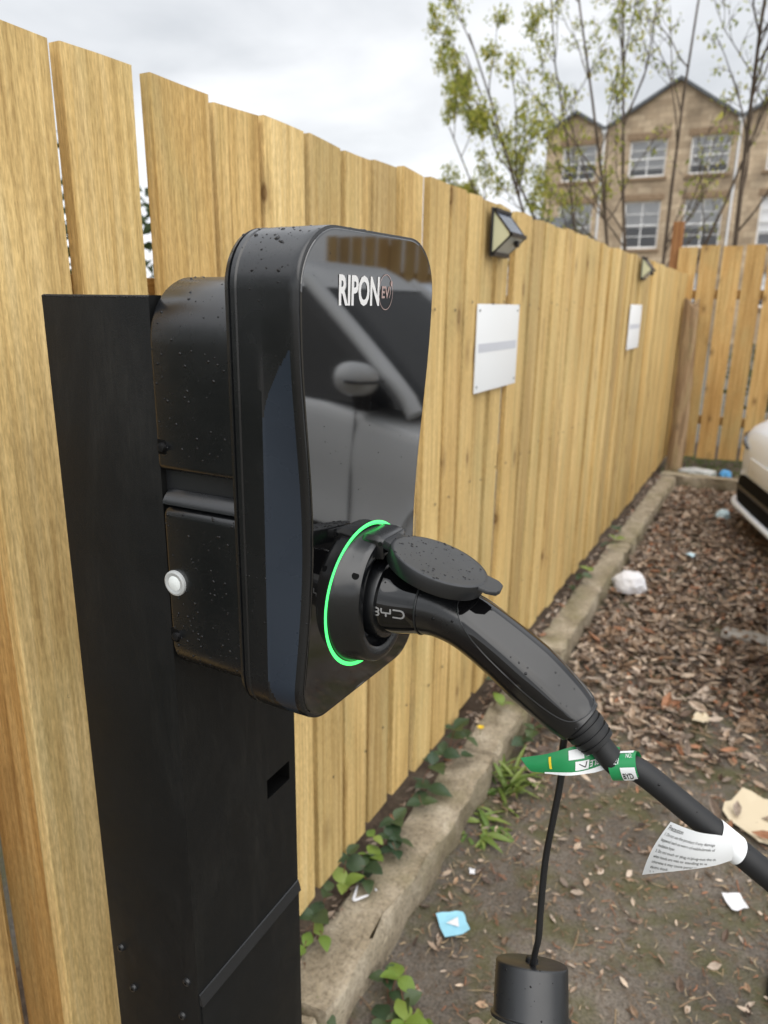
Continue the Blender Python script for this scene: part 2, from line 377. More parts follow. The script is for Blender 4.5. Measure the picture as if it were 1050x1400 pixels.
# kerb: concrete edging laid in lengths
kerb = bpy.data.objects.new('kerb', None); C.objects.link(kerb); kerb['kind'] = 'structure'; ORG[kerb] = Vector((0,0,0))
def kerb_stone(x0, x1, y0, y1, ztop, seed, along='Y'):
    rg = np.random.default_rng(seed)
    bm = bmesh.new(); bmesh.ops.create_cube(bm, size=1)
    for v_ in bm.verts: v_.co = Vector(((x0+x1)/2+v_.co.x*(x1-x0), (y0+y1)/2+v_.co.y*(y1-y0), (ztop-.06)/2+v_.co.z*(ztop+.06)))
    bmesh.ops.bevel(bm, geom=bm.edges[:], offset=.014, segments=2, profile=.5, affect='EDGES')
    L = 1 if along == 'Y' else 0
    for k in range(1, 14):
        a = (y0, y1)[0] if L else x0; bb = y1 if L else x1
        q = a+(bb-a)*k/14
        nrm = (0,1,0) if L else (1,0,0); co = (0,q,0) if L else (q,0,0)
        bmesh.ops.bisect_plane(bm, geom=bm.verts[:]+bm.edges[:]+bm.faces[:], plane_co=co, plane_no=nrm)
    for v_ in bm.verts: v_.co += Vector(rg.normal(size=3)*.0055)
    me = bpy.data.meshes.new('kerb_stone'); bm.to_mesh(me); bm.free(); me.materials.append(M['kerb'])
    me.polygons.foreach_set('use_smooth', [True]*len(me.polygons)); me.set_sharp_from_angle(angle=rad(50))
    o = bpy.data.objects.new('kerb_stone', me); C.objects.link(o); o.parent = kerb
ys = [-2.2, -1.15, -.1, .62, 1.06, 2.20, 3.12, 4.04, 4.96, 5.88, 6.80, 7.34]
for i in range(len(ys)-1):
    dx = random.uniform(-.006, .006)
    kerb_stone(.032+dx, .168+dx, ys[i]+.008, ys[i+1]-.008, .12+random.uniform(-.006,.006), 40+i)
xs = [.02, .95, 1.88, 2.81, 3.74, 4.67, 5.6]
for i in range(len(xs)-1):
    kerb_stone(xs[i]+.004, xs[i+1]-.004, 7.36, 7.50, .125+random.uniform(-.005,.005), 70+i, 'X')

# ================================================================== FENCES
def board_mesh(name, w, hgt, th, seed, matn):
    """a sawn board: x thickness (front at 0), y width, z height; wavy edges, slightly skew top"""
    rg = np.random.default_rng(seed); n = 9; rings = []
    cup = rg.uniform(-.002, .002); tilt = rg.uniform(-.004, .004)
    for k in range(n+1):
        z = hgt*k/n; e0 = rg.normal()*.0011; e1 = rg.normal()*.0011
        if k == n: zt0, zt1 = z+tilt, z-tilt
        else: zt0 = zt1 = z
        rings.append([(-th, e0, zt0), (-.0015, e0, zt0), (0, e0+.0015, zt0), (cup, w/2, (zt0+zt1)/2), (0, w+e1-.0015, zt1), (-.0015, w+e1, zt1), (-th, w+e1, zt1)])
    mb = MB(); mb.loft(rings); me = mesh_from(mb, name); fixn(me)
    me.polygons.foreach_set('use_smooth', [False]*len(me.polygons))
    me.materials.append(matn); return me
PITCH = .1405
fence = root('board_fence', (0,0,0), 'long pale pine board fence running beside the concrete kerb behind the charger', 'fence')
fb = [board_mesh('board', .128, 1.773, .020, 100+i, M['pine']) for i in range(10)]
fbw = board_mesh('board', .128, 1.773, .020, 120, M['pine_warm'])
def put_board(y, w, me, dx=0, dz=0, lean=0):
    o = inst(me, 'board', fence, (dx, y, .20+dz), (lean, 0, random.uniform(-.006,.006)), (1, w/.128, 1)); return o
# near boards measured one by one: left edge, width
near = [(.575,.143,0,0), (.7405,.1195,0,.004), (.8885,.1245,.004,.003), (1.030,.118,-.004,0), (1.1555,.128,0,0), (1.310,.116,-.004,0)]
for i, (y, w, dx, ln) in enumerate(near):
    put_board(y, w, fb[i], dx, random.uniform(-.003,.003), ln)
y = 1.4305+.019; i = 0
while y < 7.80:
    w = random.uniform(.100, .126)
    put_board(y+random.uniform(-.004,.004), w, fb[random.randrange(10)], random.choice((0, -.007, -.013, .007, .002)), random.uniform(-.006,.006))
    y += PITCH; i += 1
y = .500-.125
put_board(y, .125, fbw, -.006)
def rail(z, y0, y1):
    mb = MB(); mb.box(-.092, -.042, y0, y1, z, z+.075); o = part('rail', mb, M['rail'], fence, bevel=.003)
for z in (.45, 1.05, 1.62): rail(z, .585, 7.8)
mb = MB(); mb.box(-.147, -.1265, .33, .575, .05, 1.85); part('board', mb, M['pine_warm'], fence, bevel=.003)
mb = MB(); mb.box(-.125, -.0225, .580, .680, 0, 1.90); part('post', mb, M['pine_warm'], fence, bevel=.004)
for py in (2.45, 4.25, 6.05, 7.7):
    mb = MB(); mb.box(-.19, -.093, py, py+.095, 0, 1.92); part('post', mb, M['pine_warm'], fence, bevel=.004)
# nail heads on the near boards
for (y, w, dx, ln) in near:
    for z in (.49, 1.09, 1.66):
        mb = MB(); mb.lathe([(dx-.001,.0001),(dx+.0012,.003),(dx+.0004,.0042)], (0, y+w*random.uniform(.3,.75), z+random.uniform(-.01,.02)), n=8, cap0=True)
        part('nail', mb, M['screw'], fence, smooth=40)
mb = MB(); mb.lathe([(0,.0001),(.0016,.0030),(.0006,.0046)], (0,0,0), n=8, cap0=True); nail_me = mesh_from(mb, 'nail', smooth=40); fixn(nail_me); nail_me.materials.append(M['screw'])
for k in range(20):
    yb = 1.4495+PITCH*k
    for z in (.49, 1.09, 1.66):
        inst(nail_me, 'nail', fence, (.008, yb+random.uniform(.03,.085), z+random.uniform(-.015,.02)))

# fence closing the far end: spaced boards
FY = 7.90
ffence = root('spaced_board_fence', (0,FY,0), 'taller warm pine fence with open gaps between boards, standing across the far end', 'fence')
ffb = [board_mesh('board', .166, 2.01, .020, 160+i, M['pine_warm']) for i in range(5)]
x = -.105; k = 0
while x < 6.3:
    inst(ffb[random.randrange(5)], 'board', ffence, (x+.166, -.002, .22+random.uniform(-.008,.012)), (0, random.uniform(-.004,.004), rad(90)), (1,1,1))
    x += .1955; k += 1
for z in (.55, 1.75):
    mb = MB(); mb.box(-.1, 6.4, FY+.022, FY+.07, z, z+.085); part('rail', mb, M['railx'], ffence, bevel=.003)
for px_ in (1.75, 3.6, 5.45):
    mb = MB(); mb.box(px_, px_+.09, FY+.071, FY+.16, 0, 2.15); part('post', mb, M['brownpost'], ffence, bevel=.004)
mb = MB(); mb.box(-.19, -.095, FY+.03, FY+.12, 0, 2.46)
recentre(tag(part('fence_post', mb, M['brownpost'], bevel=.005), 'square brown timber post rising above the fence corner', 'post'))
# old broken post in the corner
mb = MB(); rings = []
for k in range(15):
    z = 1.73*k/14-.02; q = k/14
    ring = []
    for j in range(12):
        a = 2*math.pi*j/12; rr = (.086-.012*q)*(1+.10*math.sin(3*a+4*q)+.05*rng.normal())
        zz = z + (.05*math.sin(2*a+.5) if k == 14 else 0)
        ring.append((.100+.010*math.sin(5*q)+rr*math.cos(a)*.92, 7.66+rr*math.sin(a)*.8, zz))
    rings.append(ring)
mb.loft(rings)
recentre(tag(part('old_post', mb, M['oldwood'], smooth=50), 'weathered grey brown broken timber post standing in the fence corner', 'post'))

# ================================================================== SOLAR LIGHTS, NOTICES
M['lamp_frame'] = mat('black_lamp_plastic', (.015,.015,.016), .4); M['lens'] = mat('frosted_lens', (.52,.54,.50), .25)
M['lens_y'] = mat('yellowed_lens', (.60,.60,.40), .3); M['solar'] = mat('solar_cell', (.10,.115,.15), .12, spec=.6)
def solar_light(y0, z0, label, w=.145, hh=.137, d=.062):
    L = root('solar_light', (0, y0+w/2, z0), label, 'lamp', 'solar lights on the fence')
    X0 = .012
    mb = MB(); mb.box(.004, X0, y0-.004, y0+w+.004, z0-.004, z0+hh+.004); part('back_plate', mb, M['lamp_frame'], L, bevel=.002)
    A = (X0, z0+hh); B = (X0+d, z0+hh*.46); B2 = (X0+d, z0+hh*.41); Cc = (X0, z0)
    mb = MB()
    for ya, yb in ((y0, y0+.006), (y0+w-.006, y0+w)):      # frame edges
        for (p_, q_) in ((A, B), (B2, Cc), (B, B2)):
            ex, ez = q_[0]-p_[0], q_[1]-p_[1]; l = math.hypot(ex, ez); nx, nz = ez/l*.005, -ex/l*.005
            mb.loft([[(p_[0],yy,p_[1]) for yy in (ya,yb)]+[(p_[0]+nx,yy,p_[1]+nz) for yy in (yb,ya)], [(q_[0],yy,q_[1]) for yy in (ya,yb)]+[(q_[0]+nx,yy,q_[1]+nz) for yy in (yb,ya)]])
    mb.box(X0+d-.008, X0+d+.003, y0, y0+w, B2[1]-.002, B[1]+.003)
    mb.box(X0-.001, X0+.010, y0, y0+w, z0+hh-.008, z0+hh+.002); mb.box(X0-.001, X0+.010, y0, y0+w, z0-.002, z0+.010)
    part('frame', mb, M['lamp_frame'], L)
    mb = MB(); mb.add([(A[0],y0+.004,A[1]-.002),(B[0]-.002,y0+.004,B[1]),(B[0]-.002,y0+w-.004,B[1]),(A[0],y0+w-.004,A[1]-.002)], [(0,1,2,3)]); sp = part('solar_panel', mb, M['solar'], L)
    mb = MB(); mb.add([(B2[0]-.002,y0+.004,B2[1]),(Cc[0],y0+.004,Cc[1]+.002),(Cc[0],y0+w-.004,Cc[1]+.002),(B2[0]-.002,y0+w-.004,B2[1])], [(0,1,2,3)]); part('front_lens', mb, M['lens'], L)
    for yy in (y0+.003, y0+w-.003):
        mb = MB(); mb.add([(A[0],yy,A[1]-.004),(B[0]-.004,yy,B[1]-.003),(Cc[0],yy,Cc[1]+.004)], [(0,1,2)]); part('side_lens', mb, M['lens_y'], L)
    mx_, mz_ = (B2[0]+Cc[0])/2+.022, (B2[1]+Cc[1])/2+.018
    mb = MB(); mb.lathe([(0,.0001),(.006,.009),(.016,.011),(.020,.010)], (mx_-.012, y0+w*.55, mz_-.010), n=16, cap0=True, cap1=True); part('motion_sensor', mb, M['lamp_frame'], L, smooth=40)
solar_light(2.325, 1.815, 'black framed wedge solar light on the fence, the one closer to the charger')
solar_light(5.17, 1.838, 'black framed wedge solar light on the fence, the one closer to the corner post')
def notice(y0, y1, z0, z1, label):
    L = root('notice', (0,(y0+y1)/2,z0), label, 'sign', 'white notices on the fence')
    m_ = M['tag_white']
    mb = MB(); mb.box(.0045, .0075, y0, y1, z0, z1); part('sheet', mb, m_, L, bevel=.001)
    mb = MB(); zz = z0+(z1-z0)*.46; mb.box(.0076, .0082, y0+.02, y1-.02, zz, zz+.028); part('grey_band', mb, M['notice_grey'], L)
    for yy in (y0+.02, y1-.02):
        for zq in (z0+.02, z1-.02): mb = MB(); mb.lathe([(.0075,.004),(.0095,.0035),(.0100,.0005)], (0,yy,zq), 'X', 10, False, True); part('screw', mb, M['screw'], L)
M['notice_grey'] = mat('pale_grey_print', (.55,.57,.62), .5)
notice(2.235, 2.66, 1.385, 1.665, 'white notice with a grey band on the fence, the one closer to the charger')
notice(4.93, 5.36, 1.40, 1.68, 'white notice with a grey band on the fence, the one closer to the corner post')

# ================================================================== CHARGER PEDESTAL
PX0, PX1, PY0, PY1, PZ = .211, .352, .500, .708, 1.665
ped = root('charger_pedestal', ((PX0+PX1)/2, (PY0+PY1)/2, 0), 'tall square black steel pedestal post carrying the wall charger', 'pedestal')
mb = MB()
# shell: sides, back, top
BZ = .872                                            # where the lower cover plate starts
sl_y0, sl_y1, sl_z0, sl_z1 = .645, .694, 1.046, 1.074
def quad(a, b, c, d): mb.add([a, b, c, d], [(0,1,2,3)])
quad((PX0,PY0,0),(PX1,PY0,0),(PX1,PY0,PZ),(PX0,PY0,PZ)); quad((PX1,PY1,0),(PX0,PY1,0),(PX0,PY1,PZ),(PX1,PY1,PZ))
quad((PX0,PY1,0),(PX0,PY0,0),(PX0,PY0,PZ),(PX0,PY1,PZ)); quad((PX0,PY0,PZ),(PX1,PY0,PZ),(PX1,PY1,PZ),(PX0,PY1,PZ))
ysx = [PY0, sl_y0, sl_y1, PY1]; zsx = [0, sl_z0, sl_z1, PZ]
for i in range(3):
    for j in range(3):
        if i == 1 and j == 1: continue
        quad((PX1,ysx[i],zsx[j]),(PX1,ysx[i+1],zsx[j]),(PX1,ysx[i+1],zsx[j+1]),(PX1,ysx[i],zsx[j+1]))
bm = bmesh.new(); me = mesh_from(mb, 'post_shell', ORG[ped]); bm.from_mesh(me); bmesh.ops.remove_doubles(bm, verts=bm.verts, dist=1e-5)
bmesh.ops.recalc_face_normals(bm, faces=bm.faces)
ed = [e for e in bm.edges if len(e.link_faces) == 2 and e.calc_face_angle(0) > rad(40)]
bmesh.ops.bevel(bm, geom=ed, offset=.0022, segments=3, profile=.5, affect='EDGES'); bm.to_mesh(me); bm.free()
me.polygons.foreach_set('use_smooth', [True]*len(me.polygons)); me.set_sharp_from_angle(angle=rad(35))
me.materials.append(M['powder']); sh = bpy.data.objects.new('post_shell', me); C.objects.link(sh); sh.parent = ped; ORG[sh] = ORG[ped]
mb = MB()                                            # slot pocket
quad((PX1-.03,sl_y0,sl_z0),(PX1-.03,sl_y1,sl_z0),(PX1-.03,sl_y1,sl_z1),(PX1-.03,sl_y0,sl_z1))
for a, b in (((sl_y0,sl_z0),(sl_y1,sl_z0)),((sl_y1,sl_z0),(sl_y1,sl_z1)),((sl_y1,sl_z1),(sl_y0,sl_z1)),((sl_y0,sl_z1),(sl_y0,sl_z0))):
    quad((PX1,*a),(PX1,*b),(PX1-.03,*b),(PX1-.03,*a))
part('lock_slot', mb, M['dark'], ped, recalc=False)
mb = MB()                                            # lower cover plate with sloping top lip
for pr in ([(PX1+.0004,BZ-.0165),(PX1+.0024,BZ-.0165),(PX1+.0024,.02),(PX1+.0004,.02)],):
    mb.loft([[(x_,PY0+.003,z_) for x_,z_ in pr], [(x_,PY1-.001,z_) for x_,z_ in pr]])
part('cover_plate', mb, M['powder'], ped, bevel=.0006)
mb = MB(); pr = [(PX1+.0004,BZ),(PX1+.0020,BZ-.0005),(PX1+.0062,BZ-.0155),(PX1+.0004,BZ-.0160)]; mb.loft([[(x_,PY0+.001,z_) for x_,z_ in pr], [(x_,PY1-.001,z_) for x_,z_ in pr]]); part('seam_strip', mb, M['plastic_matte'], ped)
for (x_, z_) in ((.2283,.8814),(.2435,.8255),(.3362,.8848),(.3247,.8267)):
    mb = MB(); mb.lathe([(-.0034,.0001),(-.0034,.0028),(-.0028,.0044),(.0004,.0052)], (x_, PY0, z_), 'Y', 16, True)
    rv = part('screw', mb, M['plastic_matte'], ped, smooth=50)
    mb = MB(); mb.lathe([(-.0036,.0001),(-.0036,.0019)], (x_, PY0, z_), 'Y', 6, True, False); part('socket', mb, M['dark'], rv)
mb = MB(); mb.box(PX0-.03, PX1+.03, PY0-.03, PY1+.03, .004, .014); part('base_plate', mb, M['powder'], ped, bevel=.002)

# ================================================================== WALL CHARGER
CY = .604; CX = PX1; CZB, CZT = 1.276, 1.719
ch = root('wall_charger', (CX, CY, CZB), 'black wall charger with glossy front, green ring light and logo, bolted to the pedestal', 'charger')
def rrect(hw, z0, z1, r_top, r_bot, n=14, waist=0, m_=24, bulge=0):
    """outline in (y, z), anticlockwise seen from +X, with straight sides subdivided"""
    P = []
    def arc(cy, cz, r, a0):
        for k in range(n+1):
            a = a0 + (math.pi/2)*k/n; P.append((cy+r*math.cos(a), cz+r*math.sin(a)))
    arc(hw-r_top, z1-r_top, r_top, 0)
    for k in range(1, m_): P.append((hw-r_top-(2*(hw-r_top))*k/m_, z1))
    arc(-hw+r_top, z1-r_top, r_top, math.pi/2)
    for k in range(1, m_): P.append((-hw, z1-r_top-(z1-r_top-z0-r_bot)*k/m_))
    arc(-hw+r_bot, z0+r_bot, r_bot, math.pi)
    for k in range(1, m_): P.append((-hw+r_bot+(2*(hw-r_bot))*k/m_, z0))
    arc(hw-r_bot, z0+r_bot, r_bot, 1.5*math.pi)
    for k in range(1, m_): P.append((hw, z0+r_bot+(z1-r_top-z0-r_bot)*k/m_))
    if waist:
        zc, hl = 1.445, .215
        o = []
        for (y_, z_) in P:
            q = (z_-zc)/hl; g_ = math.cos(q*math.pi/2)**2 if abs(q) < 1 else 0
            o.append((y_*(1-g_*waist/hw), z_))
        P = o
    return P
def plate_x(xl, y_, z_):
    """front of the charger leans forward a little towards the top"""
    k_ = max(0, (xl-.09)/.078)
    return CX + xl + k_*(math.tan(rad(1.3))*(z_-1.52) + math.tan(rad(3.0))*(y_-.02))
def sec(xl, pts): return [(plate_x(xl, y_, z_), CY+y_, z_) for y_, z_ in pts]
# back housing: upper and lower block on a narrower core
mb = MB()
mb.loft([sec(0, rrect(.0970, 1.306, 1.676, .052, .03)), sec(.0925, rrect(.0970, 1.306, 1.676, .052, .03))])
part('housing_core', mb, M['plastic_matte'], ch, smooth=35)
def block(name, z0, z1, rt, rb, x0=.0015):
    mb = MB(); hw = .109
    S = []
    for xl, d in ((x0, .004), (x0+.0012, .0012), (x0+.004, 0), (.0930, 0)):
        S.append(sec(xl, rrect(hw-d, z0+d, z1-d, max(rt-d,.001), max(rb-d,.001))))
    mb.loft(S); return part(name, mb, M['plastic'], ch, smooth=40)
block('housing', 1.5075, 1.682, .058, .007)
block('housing', 1.301, 1.4745, .012, .030, .004)
# ledge in the groove
for sgn in (-1, 1):
    mb = MB()
    pr = [(.0985, 1.4755), (.1088, 1.4755), (.1082, 1.4785), (.1052, 1.4825), (.1010, 1.4862), (.0985, 1.4885)]
    mb.loft([[(CX+.004, CY+sgn*a, z_) for a, z_ in pr], [(CX+.0925, CY+sgn*a, z_) for a, z_ in pr]])
    part('groove_ledge', mb, M['plastic'], ch, smooth=30)
for (x_, z_) in ((.3605,1.5305),(.3620,1.3406)):
    mb = MB(); mb.box(CX+.0030, CX+.0145, CY-.1094, CY-.1, z_-.0075, z_+.0075); pk = part('screw_pocket', mb, M['dark'], ch, bevel=.002)
    mb = MB(); mb.lathe([(-.0030,.0001),(-.0030,.0022),(-.0026,.0040),(.0006,.0046)], (x_+.001, CY-.1096, z_), 'Y', 16, True); part('screw', mb, M['screw'], pk, smooth=50)
# silver button on the side
mb = MB(); mb.lathe([(-.0022,.0001),(-.0022,.0078),(-.0026,.0088),(-.0030,.0108),(-.0022,.0126),(.002,.0132)], (.3665, CY-.109, 1.3975), 'Y', 32, True); bt = part('button', mb, M['silver'], ch, smooth=30)
mb = MB(); mb.lathe([(-.0036,.0001),(-.0033,.0045),(-.0024,.0076)], (.3665, CY-.109, 1.3975), 'Y', 24, True); part('lens', mb, M['silver2'], bt, smooth=40)
# front cover: seam lip, body, scooped sides
mb = MB(); S = []
oz = lambda d: (CZB+d, CZT+.002-d)
prof_c = [(.0905,.010,0),(.0910,.0025,0),(.0922,.0010,0),(.0945,.0004,0),(.0965,.0,0),(.0972,.0016,0),(.0982,.0016,0),(.0990,0,0),(.1035,0,0),(.1050,.0010,0),(.1062,.0002,0),(.125,-.0005,0),(.1300,-.0008,.0002)]
n_s = 26
for k in range(1, n_s+1): q = k/n_s; prof_c.append((.1300+.0305*q, -.0008-.0032*q, .0002+.0018*min(1,k)+.0158*q**.9))
i1 = len(prof_c)-1
prof_c += [(.1650,-.0040,.0180),(.1675,-.0030,.0180),(.1688,-.0010,.0180),(.1690,.0008,.0180)]
for xl, d, w_ in prof_c:
    z0_, z1_ = oz(max(d,0)); S.append(sec(xl, rrect(.1125-max(d,0)-d*(d<0)*.45, z0_, z1_, .050, .044, waist=w_, m_=170)))
n = len(S[0]); mb.loft(S[:13], True, False); mb.loft(S[i1:], False, True)
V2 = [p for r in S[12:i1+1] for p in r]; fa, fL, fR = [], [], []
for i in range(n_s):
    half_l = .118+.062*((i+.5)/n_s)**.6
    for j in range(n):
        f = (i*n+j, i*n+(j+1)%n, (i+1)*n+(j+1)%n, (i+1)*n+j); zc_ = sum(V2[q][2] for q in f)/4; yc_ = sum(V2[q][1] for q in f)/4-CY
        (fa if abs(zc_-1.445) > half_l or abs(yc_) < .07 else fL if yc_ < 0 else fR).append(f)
mb.add(V2, fa)
me = mesh_from(mb, 'front_cover', ORG[ch]); bm = bmesh.new(); bm.from_mesh(me); bmesh.ops.remove_doubles(bm, verts=bm.verts, dist=1e-6); bmesh.ops.recalc_face_normals(bm, faces=bm.faces); bm.to_mesh(me); bm.free()
me.polygons.foreach_set('use_smooth', [True]*len(me.polygons)); me.set_sharp_from_angle(angle=rad(28)); me.materials.append(M['plastic'])
cov = bpy.data.objects.new('front_cover', me); C.objects.link(cov); cov.parent = ch; ORG[cov] = ORG[ch]
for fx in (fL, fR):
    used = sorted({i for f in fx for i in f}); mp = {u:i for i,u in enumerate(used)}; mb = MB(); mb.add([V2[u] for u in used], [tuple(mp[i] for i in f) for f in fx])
    part('sheen_tinted_scoop', mb, M['scoop_sheen'], cov, smooth=40)  # crescent of the scooped side, coloured as a soft blue reflection
# glossy front panel
mb = MB(); S = []
for xl, d in ((.1660,.0022),(.1696,.0022),(.1700,.0026),(.1702,.0034)):
    S.append(sec(xl, rrect(.1143-d-.001, CZB+d, CZT+.002-d, .050, .044, waist=.0180)))
mb.loft(S, False, True); glass = part('front_panel', mb, M['glass'], ch)
def onplate(y_, z_, off=.0005): return (plate_x(.1702, y_, z_)+off, CY+y_, z_)
# lettering on the panel (y runs to the right of the reader)
mb = MB(); vf = text2d('RIPON', .0335, .60, .0010); 
w_ = max(a for a, b in vf[0])
put2d(mb, vf, lambda a, b: onplate(-.061+a*.066/w_, 1.6595+b)); part('lettering', mb, M['ink'], glass, recalc=False)
mb = MB(); n = 40; cyy, czz = .0165, 1.6705
mb.add([onplate(cyy+r_*math.cos(2*math.pi*k/n)*.80, czz+r_*math.sin(2*math.pi*k/n)) for r_ in (.0150,.0157) for k in range(n)], [(k,(k+1)%n,n+(k+1)%n,n+k) for k in range(n)])
vf = text2d('EV', .0145, .82, .0003); w_ = max(a for a, b in vf[0])
put2d(mb, vf, lambda a, b: onplate(.0085+a*.0145/w_, 1.6655+b))
tb = [(.0225,1.6655),(.0245,1.669),(.0240,1.6735),(.0258,1.6765)]
mb.add([onplate(a+d_, b_) for a, b_ in tb for d_ in (-.0004,.0004)], [(2*i,2*i+1,2*i+3,2*i+2) for i in range(3)])
mb.add([onplate(.0262+.0019*math.cos(k*math.pi/5), 1.6785+.0023*math.sin(k*math.pi/5)) for k in range(10)], [tuple(range(10))])
part('emblem', mb, M['ink_red'], glass, recalc=False)
# socket: light ring, collar, lid
SZ = 1.379; SX = plate_x(.1702, 0, SZ)
mb = MB(); prof = [(.0002,.0708),(.0008,.0712),(.0011,.0728),(.0008,.0744),(.0002,.0748)]
nr_ = 96
mb.loft([[(plate_x(.1702, r_*math.cos(2*math.pi*k/nr_), SZ+r_*math.sin(2*math.pi*k/nr_))+a*.6, CY+r_*math.cos(2*math.pi*k/nr_), SZ+r_*math.sin(2*math.pi*k/nr_)) for k in range(nr_)] for a, r_ in prof], False, False); part('light_ring', mb, M['ring'], ch, smooth=60)
def coll(x_, ha, hb, n=80):
    """oval ring; the upper edge is squared off for the hinge"""
    P = []
    for k in range(n):
        t_ = 2*math.pi*k/n; c_, s_ = math.cos(t_), math.sin(t_); e_ = .86 if s_ > 0 else 1.0
        y_, z_ = ha*math.copysign(abs(c_)**e_, c_), SZ-.001+hb*math.copysign(abs(s_)**e_, s_); w_ = max(0, 1-x_/.02)
        P.append((SX+x_+w_*(plate_x(.1702,y_,z_)-SX), CY+y_, z_))
    return P
mb = MB(); mb.loft([coll(*q) for q in ((-.003,.0690,.0690),(.0005,.0690,.0690),(.0030,.0670,.0680),(.0080,.0635,.0668),(.0160,.0590,.0660),(.0195,.0572,.0655),(.0215,.0555,.0640),(.0222,.0530,.0610),(.0222,.0480,.0540),(.0205,.0460,.0500),(.0120,.0450,.0480),(.0020,.0440,.0460),(.0020,.0005,.0005))], False, False)
col_ = part('socket_collar', mb, M['plastic'], ch, smooth=35)
for a in (146, 34):
    yy, zz = .0655*math.cos(rad(a)), .0655*math.sin(rad(a))
    d_ = Vector((0, math.cos(rad(a)), math.sin(rad(a))))
    mb = MB(); c0 = Vector((SX+.014, CY, SZ)) + Vector((0,d_.y*.0575,d_.z*.0640))
    mb.tube([c0, c0+d_*.0040+Vector((.0016,0,0))], [.0036,.0036], 12); part('screw_hole', mb, M['dark'], col_, smooth=40)
mb = MB()                                             # hinge block on top of the collar
hx = SX+.010; pr = [(hx-.007,SZ+.050),(hx-.006,SZ+.0655),(hx-.003,SZ+.0680),(hx+.010,SZ+.0685),(hx+.0185,SZ+.0660),(hx+.0195,SZ+.050)]
mb.loft([[(a,CY-.0215,b_-.003) for a,b_ in pr], [(a,CY-.017,b_+.0006) for a,b_ in pr], [(a,CY+.022,b_+.0006) for a,b_ in pr], [(a,CY+.026,b_-.003) for a,b_ in pr]])
part('hinge_block', mb, M['plastic'], ch, bevel=.0012)
Hh = Vector((.5545, CY, 1.4435)); eu = Vector((.951, 0, -.309)); ev = Vector((0,1,0)); en = eu.cross(ev)
if en.z < 0: en = -en
tw = rad(-5); ev2 = (ev*math.cos(tw)+eu*math.sin(tw)); eu2 = (eu*math.cos(tw)-ev*math.sin(tw))
roll_ = rad(-4); ev2 = ev2*math.cos(roll_)+en*math.sin(roll_); en2 = eu2.cross(ev2); en2 = en2 if en2.z > 0 else -en2
def lidp(u, v_, w_): return Hh + eu2*u + ev2*v_ + en2*w_
mb = MB(); R_ = .0485; n = 72; lc = (.0450, -.0085)
rings = []
for w_, r_ in ((-.0150,R_-.0040),(-.0150,R_-.0012),(-.0140,R_-.0004),(-.0020,R_),(-.0007,R_-.0004),(0,R_-.0016),(-.0002,R_-.004),(-.0002,.0005)):
    rings.append([lidp(lc[0]+r_*math.cos(2*math.pi*k/n), lc[1]+r_*math.sin(2*math.pi*k/n), w_) for k in range(n)])
mb.loft(rings, False, True)
mb.loft([rings[0], [lidp(lc[0]+(R_-.006)*math.cos(2*math.pi*k/n), lc[1]+(R_-.006)*math.sin(2*math.pi*k/n), -.004) for k in range(n)]], False, True)
lid = part('socket_lid', mb, M['plastic_matte'], ch, smooth=38)
mb = MB(); tabo = [(.082,-.022),(.098,-.0215),(.1065,-.016),(.1085,-.006),(.1075,.007),(.102,.0125),(.082,.014)]
mb.loft([[lidp(u,v_-.004,-.0042) for u,v_ in tabo], [lidp(u,v_-.004,-.0016) for u,v_ in tabo], [lidp(u-.0008,(v_-.004)*.98,-.0005) for u,v_ in tabo]])
part('finger_tab', mb, M['plastic_matte'], lid, smooth=40)
mb = MB(); mb.loft([[lidp(u,v_,-.010) for u,v_ in ((-.010,-.020),(.016,-.024),(.016,.016),(-.010,.014))], [lidp(u,v_,-.0016) for u,v_ in ((-.010,-.020),(.016,-.024),(.016,.016),(-.010,.014))]])
part('hinge_arm', mb, M['plastic_matte'], lid, bevel=.0015)
mb = MB(); mb.tube([(hx+.016,CY-.0225,SZ+.0625),(hx+.016,CY+.027,SZ+.0625)], [.0022,.0022], 12); part('hinge_pin', mb, M['screw'], ch, smooth=40)

# ================================================================== CHARGING CABLE WITH PLUG
cb_ = root('charging_cable', (.95, CY, 0), 'thick black charging cable with curved handle plugged into the wall charger', 'cable')
def line(pts, n=8): return catmull(pts, n)
# plug nose with glossy sleeve
mb = MB(); mb.lathe([(0,.0400),(.012,.0400),(.014,.0395),(.0145,.0360)], (SX+.014, CY, SZ), 'X', 48, True, True); part('plug_face', mb, M['plastic'], cb_, smooth=35)
mb = MB()
Pn = [(SX+.020,CY,SZ),(SX+.034,CY,SZ-.0005),(SX+.050,CY,SZ),(SX+.066,CY,SZ+.001)]
pth = line(Pn, 6); rr_ = [.0350-.0058*smoothstep(0,1,i/(len(pth)-1)) for i in range(len(pth))]
mb.tube(pth, rr_, 40); nose = part('plug_sleeve', mb, M['gloss'], cb_, smooth=40)
mb = MB(); mb.lathe([(0,.0296),(.001,.0300),(.002,.0296)], (SX+.0650, CY, SZ+.001), 'X', 40); part('seam_ring', mb, M['plastic_matte'], nose, smooth=60)
